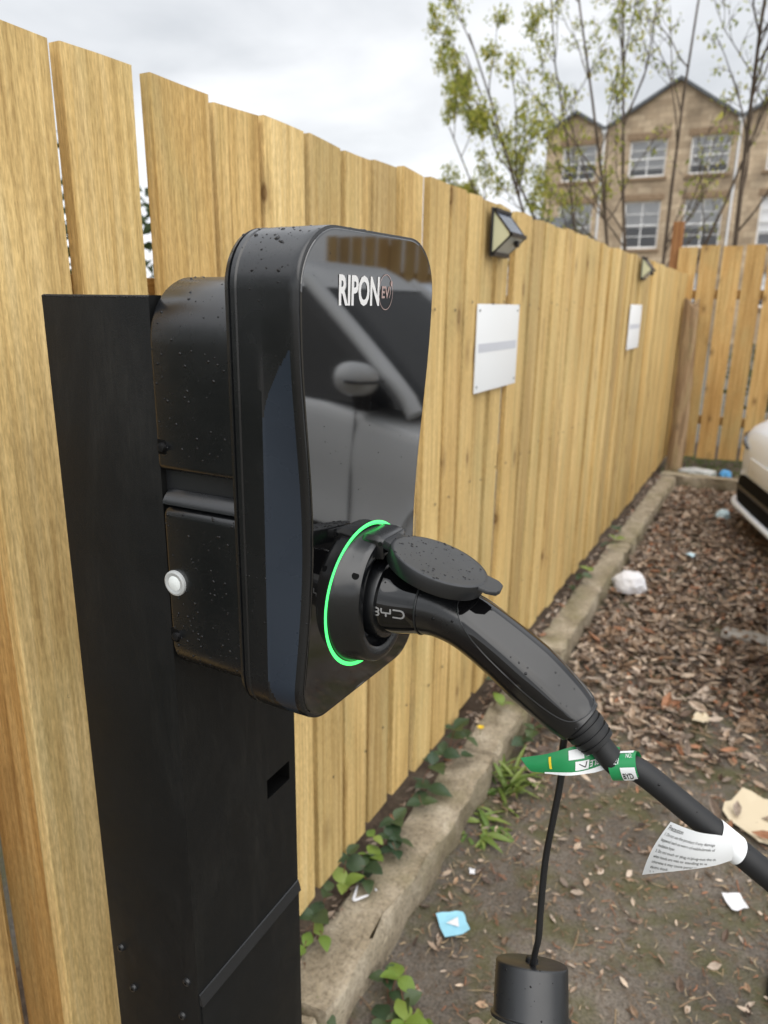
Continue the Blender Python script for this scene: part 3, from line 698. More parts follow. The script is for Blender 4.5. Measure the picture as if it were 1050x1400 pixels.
# BYD wordmark: bars laid on the side of the sleeve (facing -Y)
mb = MB()
def onsleeve(a, b):                                    # a along +X, b up
    xl = SX+.0225+a; q = min(1,max(0,(xl-SX-.020)/.046)); rr = .0350-.0058*q*q*(3-2*q)+.0004
    th_ = b/rr; return (xl, CY-rr*math.cos(th_), SZ+.000+rr*math.sin(th_))
def stroke(pts, w_=.0016):
    P2 = []
    for (a, b), (c, d) in zip(pts[:-1], pts[1:]):
        for k in range(6): P2.append((a+(c-a)*k/6, b+(d-b)*k/6))
    P2.append(pts[-1])
    for (a, b), (c, d) in zip(P2[:-1], P2[1:]):
        l = math.hypot(c-a, d-b) or 1; nx, ny = -(d-b)/l*w_/2, (c-a)/l*w_/2; ex, ey = (c-a)/l*w_*.3, (d-b)/l*w_*.3
        mb.add([onsleeve(a+nx-ex,b+ny-ey), onsleeve(a-nx-ex,b-ny-ey), onsleeve(c-nx+ex,d-ny+ey), onsleeve(c+nx+ex,d+ny+ey)], [(0,1,2,3)])
def corner(cx_, cy_, r_, a0, a1, k=5): return [(cx_+r_*math.cos(rad(a0+(a1-a0)*i/k)), cy_+r_*math.sin(rad(a0+(a1-a0)*i/k))) for i in range(k+1)]
hT, hB, hM = .0030, -.0046, -.0008
stroke([(.000,hT),(.0072,hT)]+corner(.0072,hT-.0019,.0019,90,-90)+[(.0020,hM)]); stroke([(.0072,hM)]+corner(.0072,hM-.0019,.0019,90,-90)+[(.000,hB)])
stroke([(.0116,hT),(.0116,hM+.0012)]+corner(.0130,hM+.0012,.0014,180,270)+[(.0205,hM-.0002)]); stroke([(.0205,hT),(.0205,hM)]); stroke([(.0162,hM),(.0162,hB)])
stroke([(.0232,hT),(.0300,hT)]+corner(.0300,(hT+hB)/2,(hT-hB)/2,90,-90,8)+[(.0232,hB)])
part('wordmark', mb, M['ink_grey'], nose, recalc=False)
# grip
Pg = [(SX+.064,CY,SZ+.001),(SX+.085,CY,SZ-.0005),(SX+.112,CY,SZ-.0085),(SX+.145,CY,SZ-.0265),(SX+.178,CY,SZ-.0485),(SX+.210,CY,SZ-.0725),(SX+.222,CY,SZ-.0815)]
pth = line(Pg, 10); L_ = len(pth)-1
def grip_r(q): return .0288 - .0018*math.sin(min(1,q*1.6)*math.pi) + .0005*q - .0062*smoothstep(.62,1,q)
rr_ = [grip_r(i/L_) for i in range(L_+1)]; rr_[-1] = rr_[-2]*.90
def gripp(q, ang, off):
    """point on the grip: q along, ang degrees from the -Y side upwards"""
    f = q*L_; i = min(int(f), L_-1); p = pth[i].lerp(pth[i+1], f-i); t = (pth[min(i+2,L_)]-pth[max(i-1,0)]).normalized()
    sy = Vector((0,-1,0)); n_ = t.cross(Vector((0,1,0))); n_ = n_ if n_.z > 0 else -n_
    a = rad(ang); r_ = grip_r(q); w_ = smoothstep(.14,.42,q)*smoothstep(1.0,.80,q)
    dl = a-rad(58); dl = (dl+math.pi)%(2*math.pi)-math.pi
    if abs(dl) < 1.2:
        rf = min(r_, r_*.86/max(.2,math.cos(dl))); kf = rf/r_; kf = 1-(1-kf)*w_; r_ *= kf
    if q >= .999: r_ *= .90
    return p + (sy*math.cos(a)+n_*math.sin(a))*(r_+off)
mb = MB(); mb.loft([[gripp(i/L_, 360*k/60, 0) for k in range(60)] for i in range(L_+1)]); grip = part('grip', mb, M['plastic'], cb_, smooth=40)
def inlay_pt(s_, k_, off, grow=1.0):                    # s_ in -1..1 along, k_ in -1..1 across
    q = .595+.345*s_*grow; half = 70*max(0,1-abs(s_)**2.6)**.5*grow
    return gripp(q, 66+half*k_, off)
mb = MB(); ns, nk = 40, 16; vs = []
for i in range(ns+1):
    s_ = math.sin((i/ns-.5)*math.pi)
    for k in range(nk+1): vs.append(inlay_pt(s_, 2*k/nk-1, .0006))
mb.add(vs, [(i*(nk+1)+k, i*(nk+1)+k+1, (i+1)*(nk+1)+k+1, (i+1)*(nk+1)+k) for i in range(ns) for k in range(nk)])
part('grip_inlay', mb, M['gloss'], grip, smooth=60)
mb = MB(); loop = [inlay_pt(math.sin((i/ns-.5)*math.pi), -1, .0007) for i in range(ns+1)] + [inlay_pt(math.sin((.5-i/ns)*math.pi), 1, .0007) for i in range(1, ns)]
mb.tube(loop+[loop[0]], .0007, 6, False); part('inlay_edge', mb, M['ink_grey2'] if 'ink_grey2' in M else M['plastic_matte'], grip, smooth=60)
# strain relief
e0 = Vector((SX+.2205,CY,SZ-.0804)); ed_ = (Vector((SX+.252,CY,SZ-.1085))-e0).normalized()
mb = MB(); pp, rr_ = [], []
for a, r_ in ((0,.0185),(.004,.0190),(.0042,.0170),(.0060,.0172),(.0062,.0192),(.0115,.0188),(.0117,.0166),(.0140,.0166),(.0142,.0182),(.0190,.0176),(.0192,.0155),(.0212,.0155),(.0214,.0170),(.0255,.0162),(.0270,.0118)):
    pp.append(e0+ed_*a); rr_.append(r_)
mb.tube(pp, rr_, 32); part('strain_relief', mb, M['rubber'], cb_, smooth=35)
# cable: down to the ground, loops, up to the parked car's wing
c0 = e0+ed_*.026
CB = [c0, e0+ed_*.05, Vector((.795,CY,1.2655)), Vector((.8435,CY,1.2380)), Vector((.905,CY+.001,1.2010)), Vector((.985,CY+.02,1.140)), Vector((1.11,CY+.10,1.00)), Vector((1.21,CY+.25,.74)), Vector((1.26,CY+.45,.40)), Vector((1.24,CY+.68,.10)), Vector((1.20,1.50,.014)), Vector((1.11,1.66,.0125)),
      Vector((1.063,1.73,.0125)), Vector((1.10,1.86,.0125)), Vector((1.25,1.98,.0125)), Vector((1.48,2.12,.0125)), Vector((1.64,2.50,.0125)), Vector((1.68,3.30,.0125)), Vector((1.72,4.10,.0125)), Vector((1.82,4.64,.02)), Vector((1.93,4.74,.30)), Vector((1.955,4.72,.68)), Vector((1.956,4.66,.83)), Vector((1.956,4.60,.848))]
pth_c = line(CB, 8)
mb = MB(); mb.tube(pth_c, .0110, 20); cable = part('cable', mb, M['rubber'], cb_, smooth=50)
def cabp(k):                                           # k-th control point frame
    return k
# green wrap tag and its flag
def frame_at(x_):
    for a, b in zip(pth_c[:-1], pth_c[1:]):
        if a.x <= x_ <= b.x: 
            t = (x_-a.x)/(b.x-a.x); return a.lerp(b, t), (b-a).normalized()
wp, wt = frame_at(.7830); wn = wt.cross(Vector((0,1,0))); wn = wn if wn.z > 0 else -wn
def wrapp(a, ang, off=.0006): return wp + wt*a + (Vector((0,-1,0))*math.cos(rad(ang)) + wn*math.sin(rad(ang)))*(.0111+off)
mb = MB(); n = 28; wW = .0122
vs = [wrapp(a, -150+330*k/n, .0006+.0012*max(0,math.sin(rad(-150+330*k/n)))) for k in range(n+1) for a in (-wW, wW)]
mb.add(vs, [(2*k,2*k+1,2*k+3,2*k+2) for k in range(n)])
gt = part('green_wrap_label', mb, M['tag_green'], cb_, smooth=60)
mb = MB()
def wr(a, b, o=.0012):                                  # a around in mm-ish angle, b along
    return wrapp(b, a, o+.0012*max(0,math.sin(rad(a))))
def wrect(a0,a1,b0,b1): 
    mb.add([wr(a0+(a1-a0)*k/8, b) for k in range(9) for b in (b0,b1)], [(2*k,2*k+1,2*k+3,2*k+2) for k in range(8)])
wrect(-42, 26, -.0020, .0110); wrect(88,140,-.0060,.0100)
part('white_box', mb, M['tag_white'], gt, recalc=False)
mb = MB()
put2d(mb, text2d('BYD', .0098, .9, .0002), lambda a, b: wr(-24+b/.0118*57.3*.8, -.0012+a*.56, .0016))
part('handwriting', mb, M['blackink'], gt, recalc=False)
mb = MB(); put2d(mb, text2d('PHEV', .0072, .9), lambda a, b: wr(38+b/.0118*57.3, -.0105+a*.55, .0014)); put2d(mb, text2d('NO.', .0062, .9), lambda a, b: wr(62+b/.0118*57.3, .0035+a*.6, .0014))
part('lettering', mb, M['ink'], gt, recalc=False)
def unpx(x_, y_, Yp):                                  # a point of the measured sheet, at its distance Yp along the fence
    d = r2*((x_-525)/1000)+u2*((700-y_)/1000)+fw; return Vector((FD,0,CH)) + d*(Yp/d.y)
FT = catmull([unpx(848,1022,CY+.012), unpx(826,1016,CY+.014), unpx(805,1017,CY+.004), unpx(777,1022.5,CY-.010), unpx(745,1031,CY-.013), unpx(711,1036.5,CY-.014)], 6)
FBt = catmull([unpx(842,1052,CY+.002), unpx(829,1047,CY+.001), unpx(806,1054,CY-.006), unpx(778,1058,CY-.015), unpx(748,1057,CY-.016), unpx(719,1053,CY-.016)], 6)
flen = .080
def flag(a, b, off=0):
    """a 0..1 from the cable to the tip, b 0..1 from lower to upper edge"""
    f = min(max(a,0),.9999)*(len(FT)-1); i = int(f); p = FT[i].lerp(FT[i+1], f-i); q = FBt[i].lerp(FBt[i+1], f-i)
    nr = (FT[i+1]-FT[i]).cross(p-q).normalized(); nr = nr if nr.y < 0 else -nr
    return q + (p-q)*b + nr*(off + .0020*math.sin(b*math.pi) + .0008*math.sin(a*15+b*3))
mb = MB(); na, nb = 28, 8
def tip(a, b): return a*(1-.05*(1-b)) if a > .5 else a
vs = [flag(tip(i/na,k/nb), k/nb) for i in range(na+1) for k in range(nb+1)]
mb.add(vs, [(i*(nb+1)+k, i*(nb+1)+k+1, (i+1)*(nb+1)+k+1, (i+1)*(nb+1)+k) for i in range(na) for k in range(nb)], None, 0)
fl = part('green_flag_label', mb, M['tag_green'], cb_, smooth=60)
mb = MB()
def frect(a0,a1,b0,b1,off=.0007):
    mb.add([flag(a0+(a1-a0)*i/5, b0+(b1-b0)*k/3, off) for i in range(6) for k in range(4)], [(i*4+k,i*4+k+1,(i+1)*4+k+1,(i+1)*4+k) for i in range(5) for k in range(3)])
frect(.47,.60,.54,.90); frect(.42,.55,.12,.46); 
vs = []
for i in range(21):                                     # curled white lower edge
    a = .02+.80*i/20; lo = -.02-.16*math.sin(min(1,a*1.3)*math.pi)*(.6+.4*math.sin(a*9)); vs += [flag(a, lo, .0012), flag(a, .07, .0006)]
mb.add(vs, [(2*i,2*i+1,2*i+3,2*i+2) for i in range(20)])
part('white_box', mb, M['tag_white'], fl, recalc=False)
mb = MB()
sc_ = 1/flen
# lettering runs the other way up: reading direction towards the cable, upside down
for txt, b0, ae in (('OCH EV CABLE', .40, .41), ('CC EV CABLE', .84, .45)):
    vf = text2d(txt, .0088, .66, .0002); tw_ = max(a for a, b in vf[0])*sc_
    put2d(mb, vf, lambda a, b: flag(ae-tw_+a*sc_, b0-b/.026, .0009))
part('lettering', mb, M['ink'], fl, recalc=False)
mb = MB(); 
def fstroke(pts, w_=.02):
    for (a,b),(c,d) in zip(pts[:-1],pts[1:]):
        l = math.hypot((c-a)*.08,(d-b)*.022); nx, ny = -(d-b)*.022/l*w_, (c-a)*.08/l*w_*3
        mb.add([flag(a+nx*.4,b+ny*.4,.0011),flag(a-nx*.4,b-ny*.4,.0011),flag(c-nx*.4,d-ny*.4,.0011),flag(c+nx*.4,d+ny*.4,.0011)],[(0,1,2,3)])
fstroke([(.52,.36),(.46,.20),(.45,.42)], .012)
part('tick_mark', mb, M['blackink'], fl, recalc=False)
mb = MB(); frect(.745,.765,.25,.85,.0009); part('yellow_print', mb, M['yellowink'], fl, recalc=False)
# white precaution tag folded round the cable
TP, tt = frame_at(.869)
Q = {}
TT = catmull([unpx(917,1123.5,CY-.016), unpx(935,1131,CY-.019), unpx(958,1138.5,CY-.0205), unpx(984,1142,CY-.0160), unpx(1003,1146,CY-.0130)], 6)
TB = catmull([unpx(878,1196,CY-.010), unpx(905,1193,CY-.018), unpx(938,1189.5,CY-.021), unpx(975,1184,CY-.0180), unpx(1001,1176,CY-.0130)], 6)
def tagp(a, b, off=0):
    """a 0..1 from the tip edge to the cable, b 0..1 from lower to upper edge: a folded sheet"""
    f = min(max(a,0),.9999)*(len(TT)-1); i = int(f); p = TT[i].lerp(TT[i+1], f-i); q = TB[i].lerp(TB[i+1], f-i)
    nr = (TT[i+1]-TT[i]).cross(p-q).normalized(); nr = nr if nr.y < 0 else -nr
    lf_ = Vector((-.002,0,.001))*math.sin(b*math.pi)*(1-a)
    return q + (p-q)*b + lf_ + nr*(off + .0030*math.sin(b*math.pi)*(1-.5*a))
mb = MB(); na = 16
vs = [tagp(i/na, k/na) for i in range(na+1) for k in range(na+1)]
mb.add(vs, [(i*(na+1)+k, i*(na+1)+k+1, (i+1)*(na+1)+k+1, (i+1)*(na+1)+k) for i in range(na) for k in range(na)])
tt_n = tt.cross(Vector((0,1,0))); tt_n = tt_n if tt_n.z > 0 else -tt_n
def twrap(a, ang): return TP + tt*a + (Vector((0,-1,0))*math.cos(rad(ang)) + tt_n*math.sin(rad(ang)))*(.0118)
vs = [twrap(a+ .004*math.cos(rad(ang)), ang) for ang in range(-100, 131, 10) for a in (-.010, .0125)]
mb.add(vs, [(2*k,2*k+1,2*k+3,2*k+2) for k in range(23)])
wt_ = part('precaution_label', mb, M['tag_white'], cb_, smooth=60)
mb = MB()
rows = [('Precaution', 1.45), ('1. Do not use the product if any damage', 1), ('happened such as worn of cable,break of', 1), ('insulation layer.', 1), ('2. Do not touch or plug-in/plug-out the ch', 1),
        ('when hands are wet or standing in w', 1), ('otherwise it may cause personal', 1), ('electric shock.', 1), ('3. Please do not o', 1), ('4. This device (sh', 1), ('part,Please', 1), ('them', 1)]
# the lines run parallel to the upper edge and are cut off by the slanting lower edge
O_ = .105
bb = .0
for txt, k in rows:
    s_ = .0041*k
    vs_, fs_ = text2d(txt, s_, .60, 0)
    bb -= .0053 if k == 1 else .0062
    def place(a, b):
        q = .03+a/.060 + (-bb-b)*1.15; return q, 1.0-(-bb-b)/(.052-.024*min(1,max(0,q)))
    ok = [0 < place(a,b)[0] < .985 and place(a,b)[1] > .03 for a,b in vs_]
    fs_ = [f for f in fs_ if all(ok[i] for i in f)]
    put2d(mb, (vs_, fs_), lambda a, b: tagp(*place(a,b), .0005))
part('lettering', mb, M['blackink'], wt_, recalc=False)
# tether strap and dust cap
ts = line([Vector((SX+.2105,CY,SZ-.0905)),Vector((.7262,CY,1.268)),Vector((.7270,CY,1.235)),Vector((.7235,CY,1.19)),Vector((.7195,CY,1.14)),Vector((.7190,CY,1.08)),Vector((.7195,CY,1.045)),Vector((.7160,CY+.008,1.020)),Vector((.7125,CY+.014,.992)),Vector((.7105,CY+.020,.978))], 8)
mb = MB(); mb.tube(ts, .0058, 16, True, .55); part('tether_strap', mb, M['rubber'], cb_, smooth=50)
mb = MB(); cc = Vector((.7095,CY+.024,.9850)); ax = (Vector((0,0,1))*math.cos(rad(36))+Vector((-.42,.90,0))*math.sin(rad(36))+Vector((.09,.04,0))*.6).normalized(); s1 = ax.cross(Vector((0,1,0))).normalized(); s2 = ax.cross(s1)
def capr(a, r_, n=56): return [cc + ax*a + (s1*math.cos(2*math.pi*k/n)+s2*math.sin(2*math.pi*k/n))*r_ for k in range(n)]
mb.loft([capr(0,.0005),capr(.0002,.0362),capr(-.0005,.0373),capr(-.0020,.0380),capr(-.046,.0388),capr(-.0475,.0393),capr(-.0485,.0413),capr(-.0500,.0418),capr(-.0515,.0416),capr(-.0520,.0400),capr(-.0515,.0345),capr(-.006,.0325),capr(-.006,.0005)], False, False)
cap = part('dust_cap', mb, M['plastic_matte'], cb_, smooth=38)
mb = MB(); mb.loft([capr(-.0005,.0068,20),capr(.004,.0066,20),capr(.0055,.0050,20)], False, True); part('strap_boss', mb, M['rubber'], cap, smooth=40)

# ================================================================== WATER DROPS (on the wet plastic)
def drops(obj, count, rmin, rmax, test, seed, name='water_drops', flat=.45):
    rg = np.random.default_rng(seed); me = obj.data; me.calc_loop_triangles(); org = ORG[obj]
    tris = []; ws = []
    V_ = [v_.co for v_ in me.vertices]
    for lt in me.loop_triangles:
        a, b, c = (V_[i] for i in lt.vertices); ar = (b-a).cross(c-a).length
        if ar > 1e-10 and test((a+b+c)/3+org, lt.normal): tris.append((a,b,c,lt.normal.copy())); ws.append(ar)
    if not tris: return
    ws = np.array(ws); pick = rg.choice(len(tris), count, p=ws/ws.sum())
    mb = MB(); n = 8
    for k in pick:
        a, b, c, nrm = tris[k]; u, v_ = rg.random(2)
        if u+v_ > 1: u, v_ = 1-u, 1-v_
        p = a+(b-a)*u+(c-a)*v_ + org
        r_ = rmin + (rmax-rmin)*rg.random()**3.2
        t1 = nrm.orthogonal().normalized(); t2 = nrm.cross(t1); ph = rg.random()*6.28; el = rg.uniform(.8,1.2)
        vs = []
        for q, hh in ((1.0,-.04),(.92,.30),(.62,.72)):
            for j in range(n):
                an = ph+2*math.pi*j/n; vs.append(p + t1*(r_*q*math.cos(an)*el) + t2*(r_*q*math.sin(an)/el) + nrm*(r_*flat*hh*1.3))
        vs.append(p+nrm*r_*flat*1.25)
        fs = [(i*n+j, i*n+(j+1)%n, (i+1)*n+(j+1)%n, (i+1)*n+j) for i in range(2) for j in range(n)] + [(2*n+j, 2*n+(j+1)%n, 3*n) for j in range(n)]
        mb.add(vs, fs)
    par = obj if obj.parent is None or obj.parent.parent is None else obj.parent
    part(name, mb, M['drop'], par, smooth=80, kind='stuff')
for o in list(ch.children):
    if o.name.startswith('front_cover'):
        drops(o, 240, .0004, .0023, lambda p, n_: n_.z > .25 and p.z > 1.6, 1); drops(o, 260, .0003, .0010, lambda p, n_: n_.y < -.5, 2)
    elif o.name.startswith('front_panel'): drops(o, 260, .0002, .0007, lambda p, n_: n_.x > .9, 3)
    elif o.name.startswith('housing') and not o.name.startswith('housing_core'):
        drops(o, 330, .0003, .0016, lambda p, n_: (n_.z > .2 and p.z > 1.6) or n_.y < -.6, 4)
    elif o.name.startswith('socket_collar'): drops(o, 50, .0003, .0009, lambda p, n_: n_.z > -.2, 5)
    elif o.name.startswith('socket_lid'): drops(o, 230, .0004, .0017, lambda p, n_: n_.z > .7, 6)
drops(sh, 300, .0003, .0009, lambda p, n_: n_.y < -.9 and p.z > 1.3, 7)
drops(nose, 30, .0004, .0011, lambda p, n_: n_.y < .3, 18)
drops(grip, 130, .0004, .0018, lambda p, n_: n_.z > -.1 and n_.y < .3, 8)
drops(cap, 60, .0004, .0013, lambda p, n_: n_.y < .2 and n_.z > -.3, 9); drops(cable, 16, .0005, .0012, lambda p, n_: n_.z > .1 and p.x < 1 and p.z > 1.1, 10)

# ================================================================== LEAF LITTER, TWIGS
def rnd_leaf(mb, p, size, rg, col, curl=None, flatness=.35):
    a = rg.uniform(0, 6.283); el = Euler((rg.normal()*flatness, rg.normal()*flatness, a)); R = el.to_matrix()
    L = size; W = size*rg.uniform(.28,.5); c = rg.uniform(.05,.35)*size if curl is None else curl
    pts = []
    for q, w_ in ((-.5,.05),(-.2,.85),(.15,1.0),(.5,.05)):
        zc = c*(q*q*2.2); dz = c*.6
        for s_ in (-1,0,1): pts.append(Vector((q*L, s_*w_*W*.5, zc + (dz if s_ else 0)*w_)))
    mb.add([p + R @ v_ for v_ in pts], [(i*3+j,i*3+j+1,i*3+j+4,i*3+j+3) for i in range(3) for j in range(2)], col)
browns = [(.17,.115,.078),(.24,.175,.125),(.11,.075,.055),(.33,.25,.185),(.21,.145,.098),(.45,.36,.275),(.085,.06,.047),(.27,.18,.115),(.38,.31,.25),(.30,.225,.165),(.25,.195,.155),(.42,.34,.27),(.36,.28,.21),(.18,.14,.11),(.30,.15,.085)]
rg = np.random.default_rng(11)
def dens(x, y):
    """leaf cover of the bay: thick by the kerb and the far end, bare asphalt near the charger"""
    d = smoothstep(2.25, 3.2, y + .35*math.sin(x*5.1)+.2*math.sin(x*11+y*7))
    d = max(d, .60*smoothstep(.52,.20, x+.06*math.sin(y*9))*smoothstep(1.1, 1.8, y))
    return max(d, .26)
mb = MB(); n_ = 0
while n_ < 25000:
    x, y = rg.uniform(.175, 1.75), 1.0+6.33*rg.random()**.70
    drift = .62+.38*math.sin(x*7.3+2*math.sin(y*3.1))*math.sin(y*5.2+1.7*math.sin(x*4.3))
    if rg.random() > dens(x, y)*min(1, drift+.15): continue
    s_ = (.020+.050*rg.random()**1.6) if y > 2.6 else .012+.030*rg.random()**1.6
    rnd_leaf(mb, Vector((x, y, .006+.028*rg.random()*smoothstep(2.6,3.6,y))), s_, rg, tuple(np.array(browns[rg.integers(len(browns))])*rg.uniform(.85,1.45)))
    n_ += 1
for k in range(420):
    x, y = rg.uniform(.18,1.3), rg.uniform(2.3,7.2)
    rnd_leaf(mb, Vector((x,y,.028+.012*rg.random())), rg.uniform(.06,.105), rg, tuple(np.array(browns[rg.integers(len(browns))])*rg.uniform(.7,1.3)), flatness=.3)
part('leaf_litter', mb, M['litter'], kind='stuff', recalc=False); tag(bpy.context.scene.objects['leaf_litter'], 'brown dead leaves lying thick over the bay beside the kerb', 'leaves')
mb = MB()
for k in range(6000):                                   # bark chips, straw, twigs
    x, y = rg.uniform(.17, 1.9), rg.uniform(.9, 4.2)
    L = rg.uniform(.006, .030) if rg.random() < .90 else rg.uniform(.04,.09)
    if L > .04 and rg.random() < .5: L = .03
    a = rg.uniform(0, 6.283); b_ = a+rg.normal()*.4; p = Vector((x,y,.005+rg.random()*.006)); w_ = rg.uniform(.0008,.0022)
    q = p+Vector((math.cos(a),math.sin(a),rg.normal()*.12))*L*.5; s_ = q+Vector((math.cos(b_),math.sin(b_),-.05))*L*.5
    col = [(.34,.25,.15),(.24,.16,.10),(.16,.10,.065),(.44,.35,.23),(.30,.14,.08)][rg.integers(5)]
    b0 = len(mb.f); mb.tube([p,q,s_], [w_,w_*.9,w_*.5], 4); 
    for i in range(b0, len(mb.f)): mb.c[i] = col
part('twigs', mb, M['twig'], kind='stuff', recalc=False); tag(bpy.context.scene.objects['twigs'], 'dry twigs and bark chips scattered over the asphalt', 'twigs')
mb = MB()
for k in range(900):                                    # leaves caught on the soil strips
    x, y = (rg.uniform(-.02,.05), rg.uniform(.9,7.3)) if rg.random() < .7 else (rg.uniform(.1,3), rg.uniform(7.5,8.3))
    rnd_leaf(mb, Vector((x,y,.105+.02*rg.random())), rg.uniform(.018,.045), rg, tuple(np.array(browns[rg.integers(len(browns))])*rg.uniform(.8,1.2)))
part('dead_leaves', mb, M['litter'], kind='stuff', recalc=False); tag(bpy.context.scene.objects['dead_leaves'], 'dead leaves caught between the kerb and the fence foot', 'leaves')

# ================================================================== LITTER
def crumple(name, loc, size, mt, label, cat, seed, squash=.6, n=3):
    rg = np.random.default_rng(seed); bm = bmesh.new(); bmesh.ops.create_icosphere(bm, subdivisions=n, radius=1)
    F = [(Vector(rg.normal(size=3)).normalized(), rg.uniform(3,7), rg.uniform(0,6)) for _ in range(9)]
    for v_ in bm.verts:
        d = v_.co.normalized(); s_ = 1+sum(.085*abs(math.sin(d.dot(a)*k+ph)) for a,k,ph in F)-.35+rg.normal()*.02
        v_.co = Vector((d.x*s_*size[0], d.y*s_*size[1], max(d.z*s_*size[2], -.35*size[2])+.35*size[2]))
    me = bpy.data.meshes.new(name); bm.to_mesh(me); bm.free(); me.materials.append(mt)
    o = bpy.data.objects.new(name, me); C.objects.link(o); o.location = loc; tag(o, label, cat); return o
M['paper'] = mat('white_paper', (.74,.74,.77), .7); M['blue'] = mat('pale_blue_print', (.30,.62,.78), .4); M['card'] = mat('torn_card', (.62,.53,.38), .8)
M['film'] = mat('clear_film', (.72,.74,.74), .15, trans=.35); M['bluebag'] = mat('blue_plastic', (.10,.38,.75), .3); M['palebag'] = mat('pale_blue_tissue', (.55,.72,.80), .6)
crumple('crumpled_paper', (.265,4.33,.03), (.085,.075,.075), M['paper'], 'white crumpled paper ball lying on dead leaves beside the kerb', 'paper', 3)
crumple('crumpled_tissue', (.655,6.35,.03), (.045,.05,.045), M['palebag'], 'pale blue crumpled tissue on leaves beside the white car', 'tissue', 4)
crumple('plastic_film', (.33,7.63,.09), (.16,.06,.05), M['film'], 'clear crumpled plastic film behind the kerb at the spaced fence', 'plastic', 5)
crumple('plastic_bag', (.58,7.66,.09), (.05,.04,.05), M['bluebag'], 'small bright blue plastic scrap behind the kerb at the spaced fence', 'plastic', 6)
def scrap(name, pts, z, mt, label, cat, seed, amp=.004):
    """a torn flat piece: outline fan with slight waves and thickness"""
    rg = np.random.default_rng(seed); c = Vector((sum(p[0] for p in pts)/len(pts), sum(p[1] for p in pts)/len(pts), 0)); P = []
    for i, p in enumerate(pts):
        q = pts[(i+1) % len(pts)]
        for k in range(4): t = k/4; P.append(Vector((p[0]+(q[0]-p[0])*t, p[1]+(q[1]-p[1])*t, 0)) + Vector(rg.normal(size=3))*amp*.35)
    rings = [[Vector((v_.x,v_.y,z+abs(rg.normal())*amp)) for v_ in P]]
    rings.append([v_+Vector((0,0,.0012)) for v_ in rings[0]])
    rings.append([c.lerp(Vector((v_.x,v_.y,0)), .5)+Vector((0,0,z+.003+rg.normal()*amp*.4)) for v_ in rings[0]])
    mb = MB(); mb.loft(rings); o = part(name, mb, mt, smooth=40); return recentre(tag(o, label, cat))
pk = scrap('wrapper', [(0.225, 1.552), (0.288, 1.6), (0.331, 1.544), (0.277, 1.493)], .012, M['blue'], 'pale blue square wrapper lying on the ground beside the kerb', 'wrapper', 2)
mb = MB(); mb.add([(0.264, 1.535, 0.0205), (0.3, 1.539, 0.0205), (0.284, 1.569, 0.0205)], [(0,1,2)]); o = part('white_print', mb, M['paper']); o.data.transform(Matrix.Translation(-pk.location)); o.parent = pk
scrap('torn_card', [(.90,2.42),(1.02,2.30),(1.12,2.34),(1.10,2.55),(.96,2.58)], .012, M['card'], 'large torn cream card lying behind the cable label', 'card', 3, .008)
scrap('paper_scrap', [(.93,2.02),(.96,1.97),(1.0,2.0),(.975,2.05)], .012, M['paper'], 'small white paper scrap near the torn cream card', 'paper', 4)
scrap('paper_scrap', [(.755,2.97),(.80,2.95),(.83,3.01),(.77,3.04)], .025, M['card'], 'cream torn paper scrap at the edge of the thick dead leaves', 'paper', 5, .008)
scrap('wrapper', [(.49,5.14),(.54,5.12),(.57,5.18),(.52,5.21)], .04, M['palebag'], 'pale blue wrapper lying in thick leaves before the white car', 'wrapper', 6, .01)
scrap('paper_scrap', [(.243,1.76),(.252,1.745),(.266,1.75),(.262,1.768)], .012, M['paper'], 'tiny white paper scrap at the foot of the kerb', 'paper', 7)
# pale concrete slab edge
mb = MB(); mb.box(.80, 1.55, 3.90, 4.03, .0, .035); recentre(tag(part('concrete_slab', mb, M['slab'], bevel=.01), 'narrow pale concrete strip half buried in dead leaves', 'slab'))
# white splash on the kerb
mb = MB()
def blob(pts, w_):
    P = catmull([Vector((a,b,0)) for a,b in pts], 5)
    vs = []
    for i, p in enumerate(P):
        t = (P[min(i+1,len(P)-1)]-P[max(i-1,0)]).normalized(); nn = Vector((-t.y,t.x,0)); ww = w_*(.55+.45*math.sin(math.pi*i/(len(P)-1)))
        vs += [p+nn*ww+Vector((0,0,.1290)), p-nn*ww+Vector((0,0,.1290)), p+nn*ww*.6+Vector((0,0,.1315)), p-nn*ww*.6+Vector((0,0,.1315))]
    mb.add(vs, [(4*i+2,4*i+3,4*i+7,4*i+6) for i in range(len(P)-1)]+[(4*i,4*i+2,4*i+6,4*i+4) for i in range(len(P)-1)]+[(4*i+3,4*i+1,4*i+5,4*i+7) for i in range(len(P)-1)])
blob([(.040,1.432),(.048,1.405),(.056,1.385),(.070,1.402),(.082,1.418)], .0045); blob([(.062,1.445),(.070,1.450)], .004); blob([(.088,1.446),(.096,1.440)], .003)
recentre(tag(part('droppings', mb, M['paper'], recalc=True), 'white hook shaped splash dried on the kerb top', 'splash'))

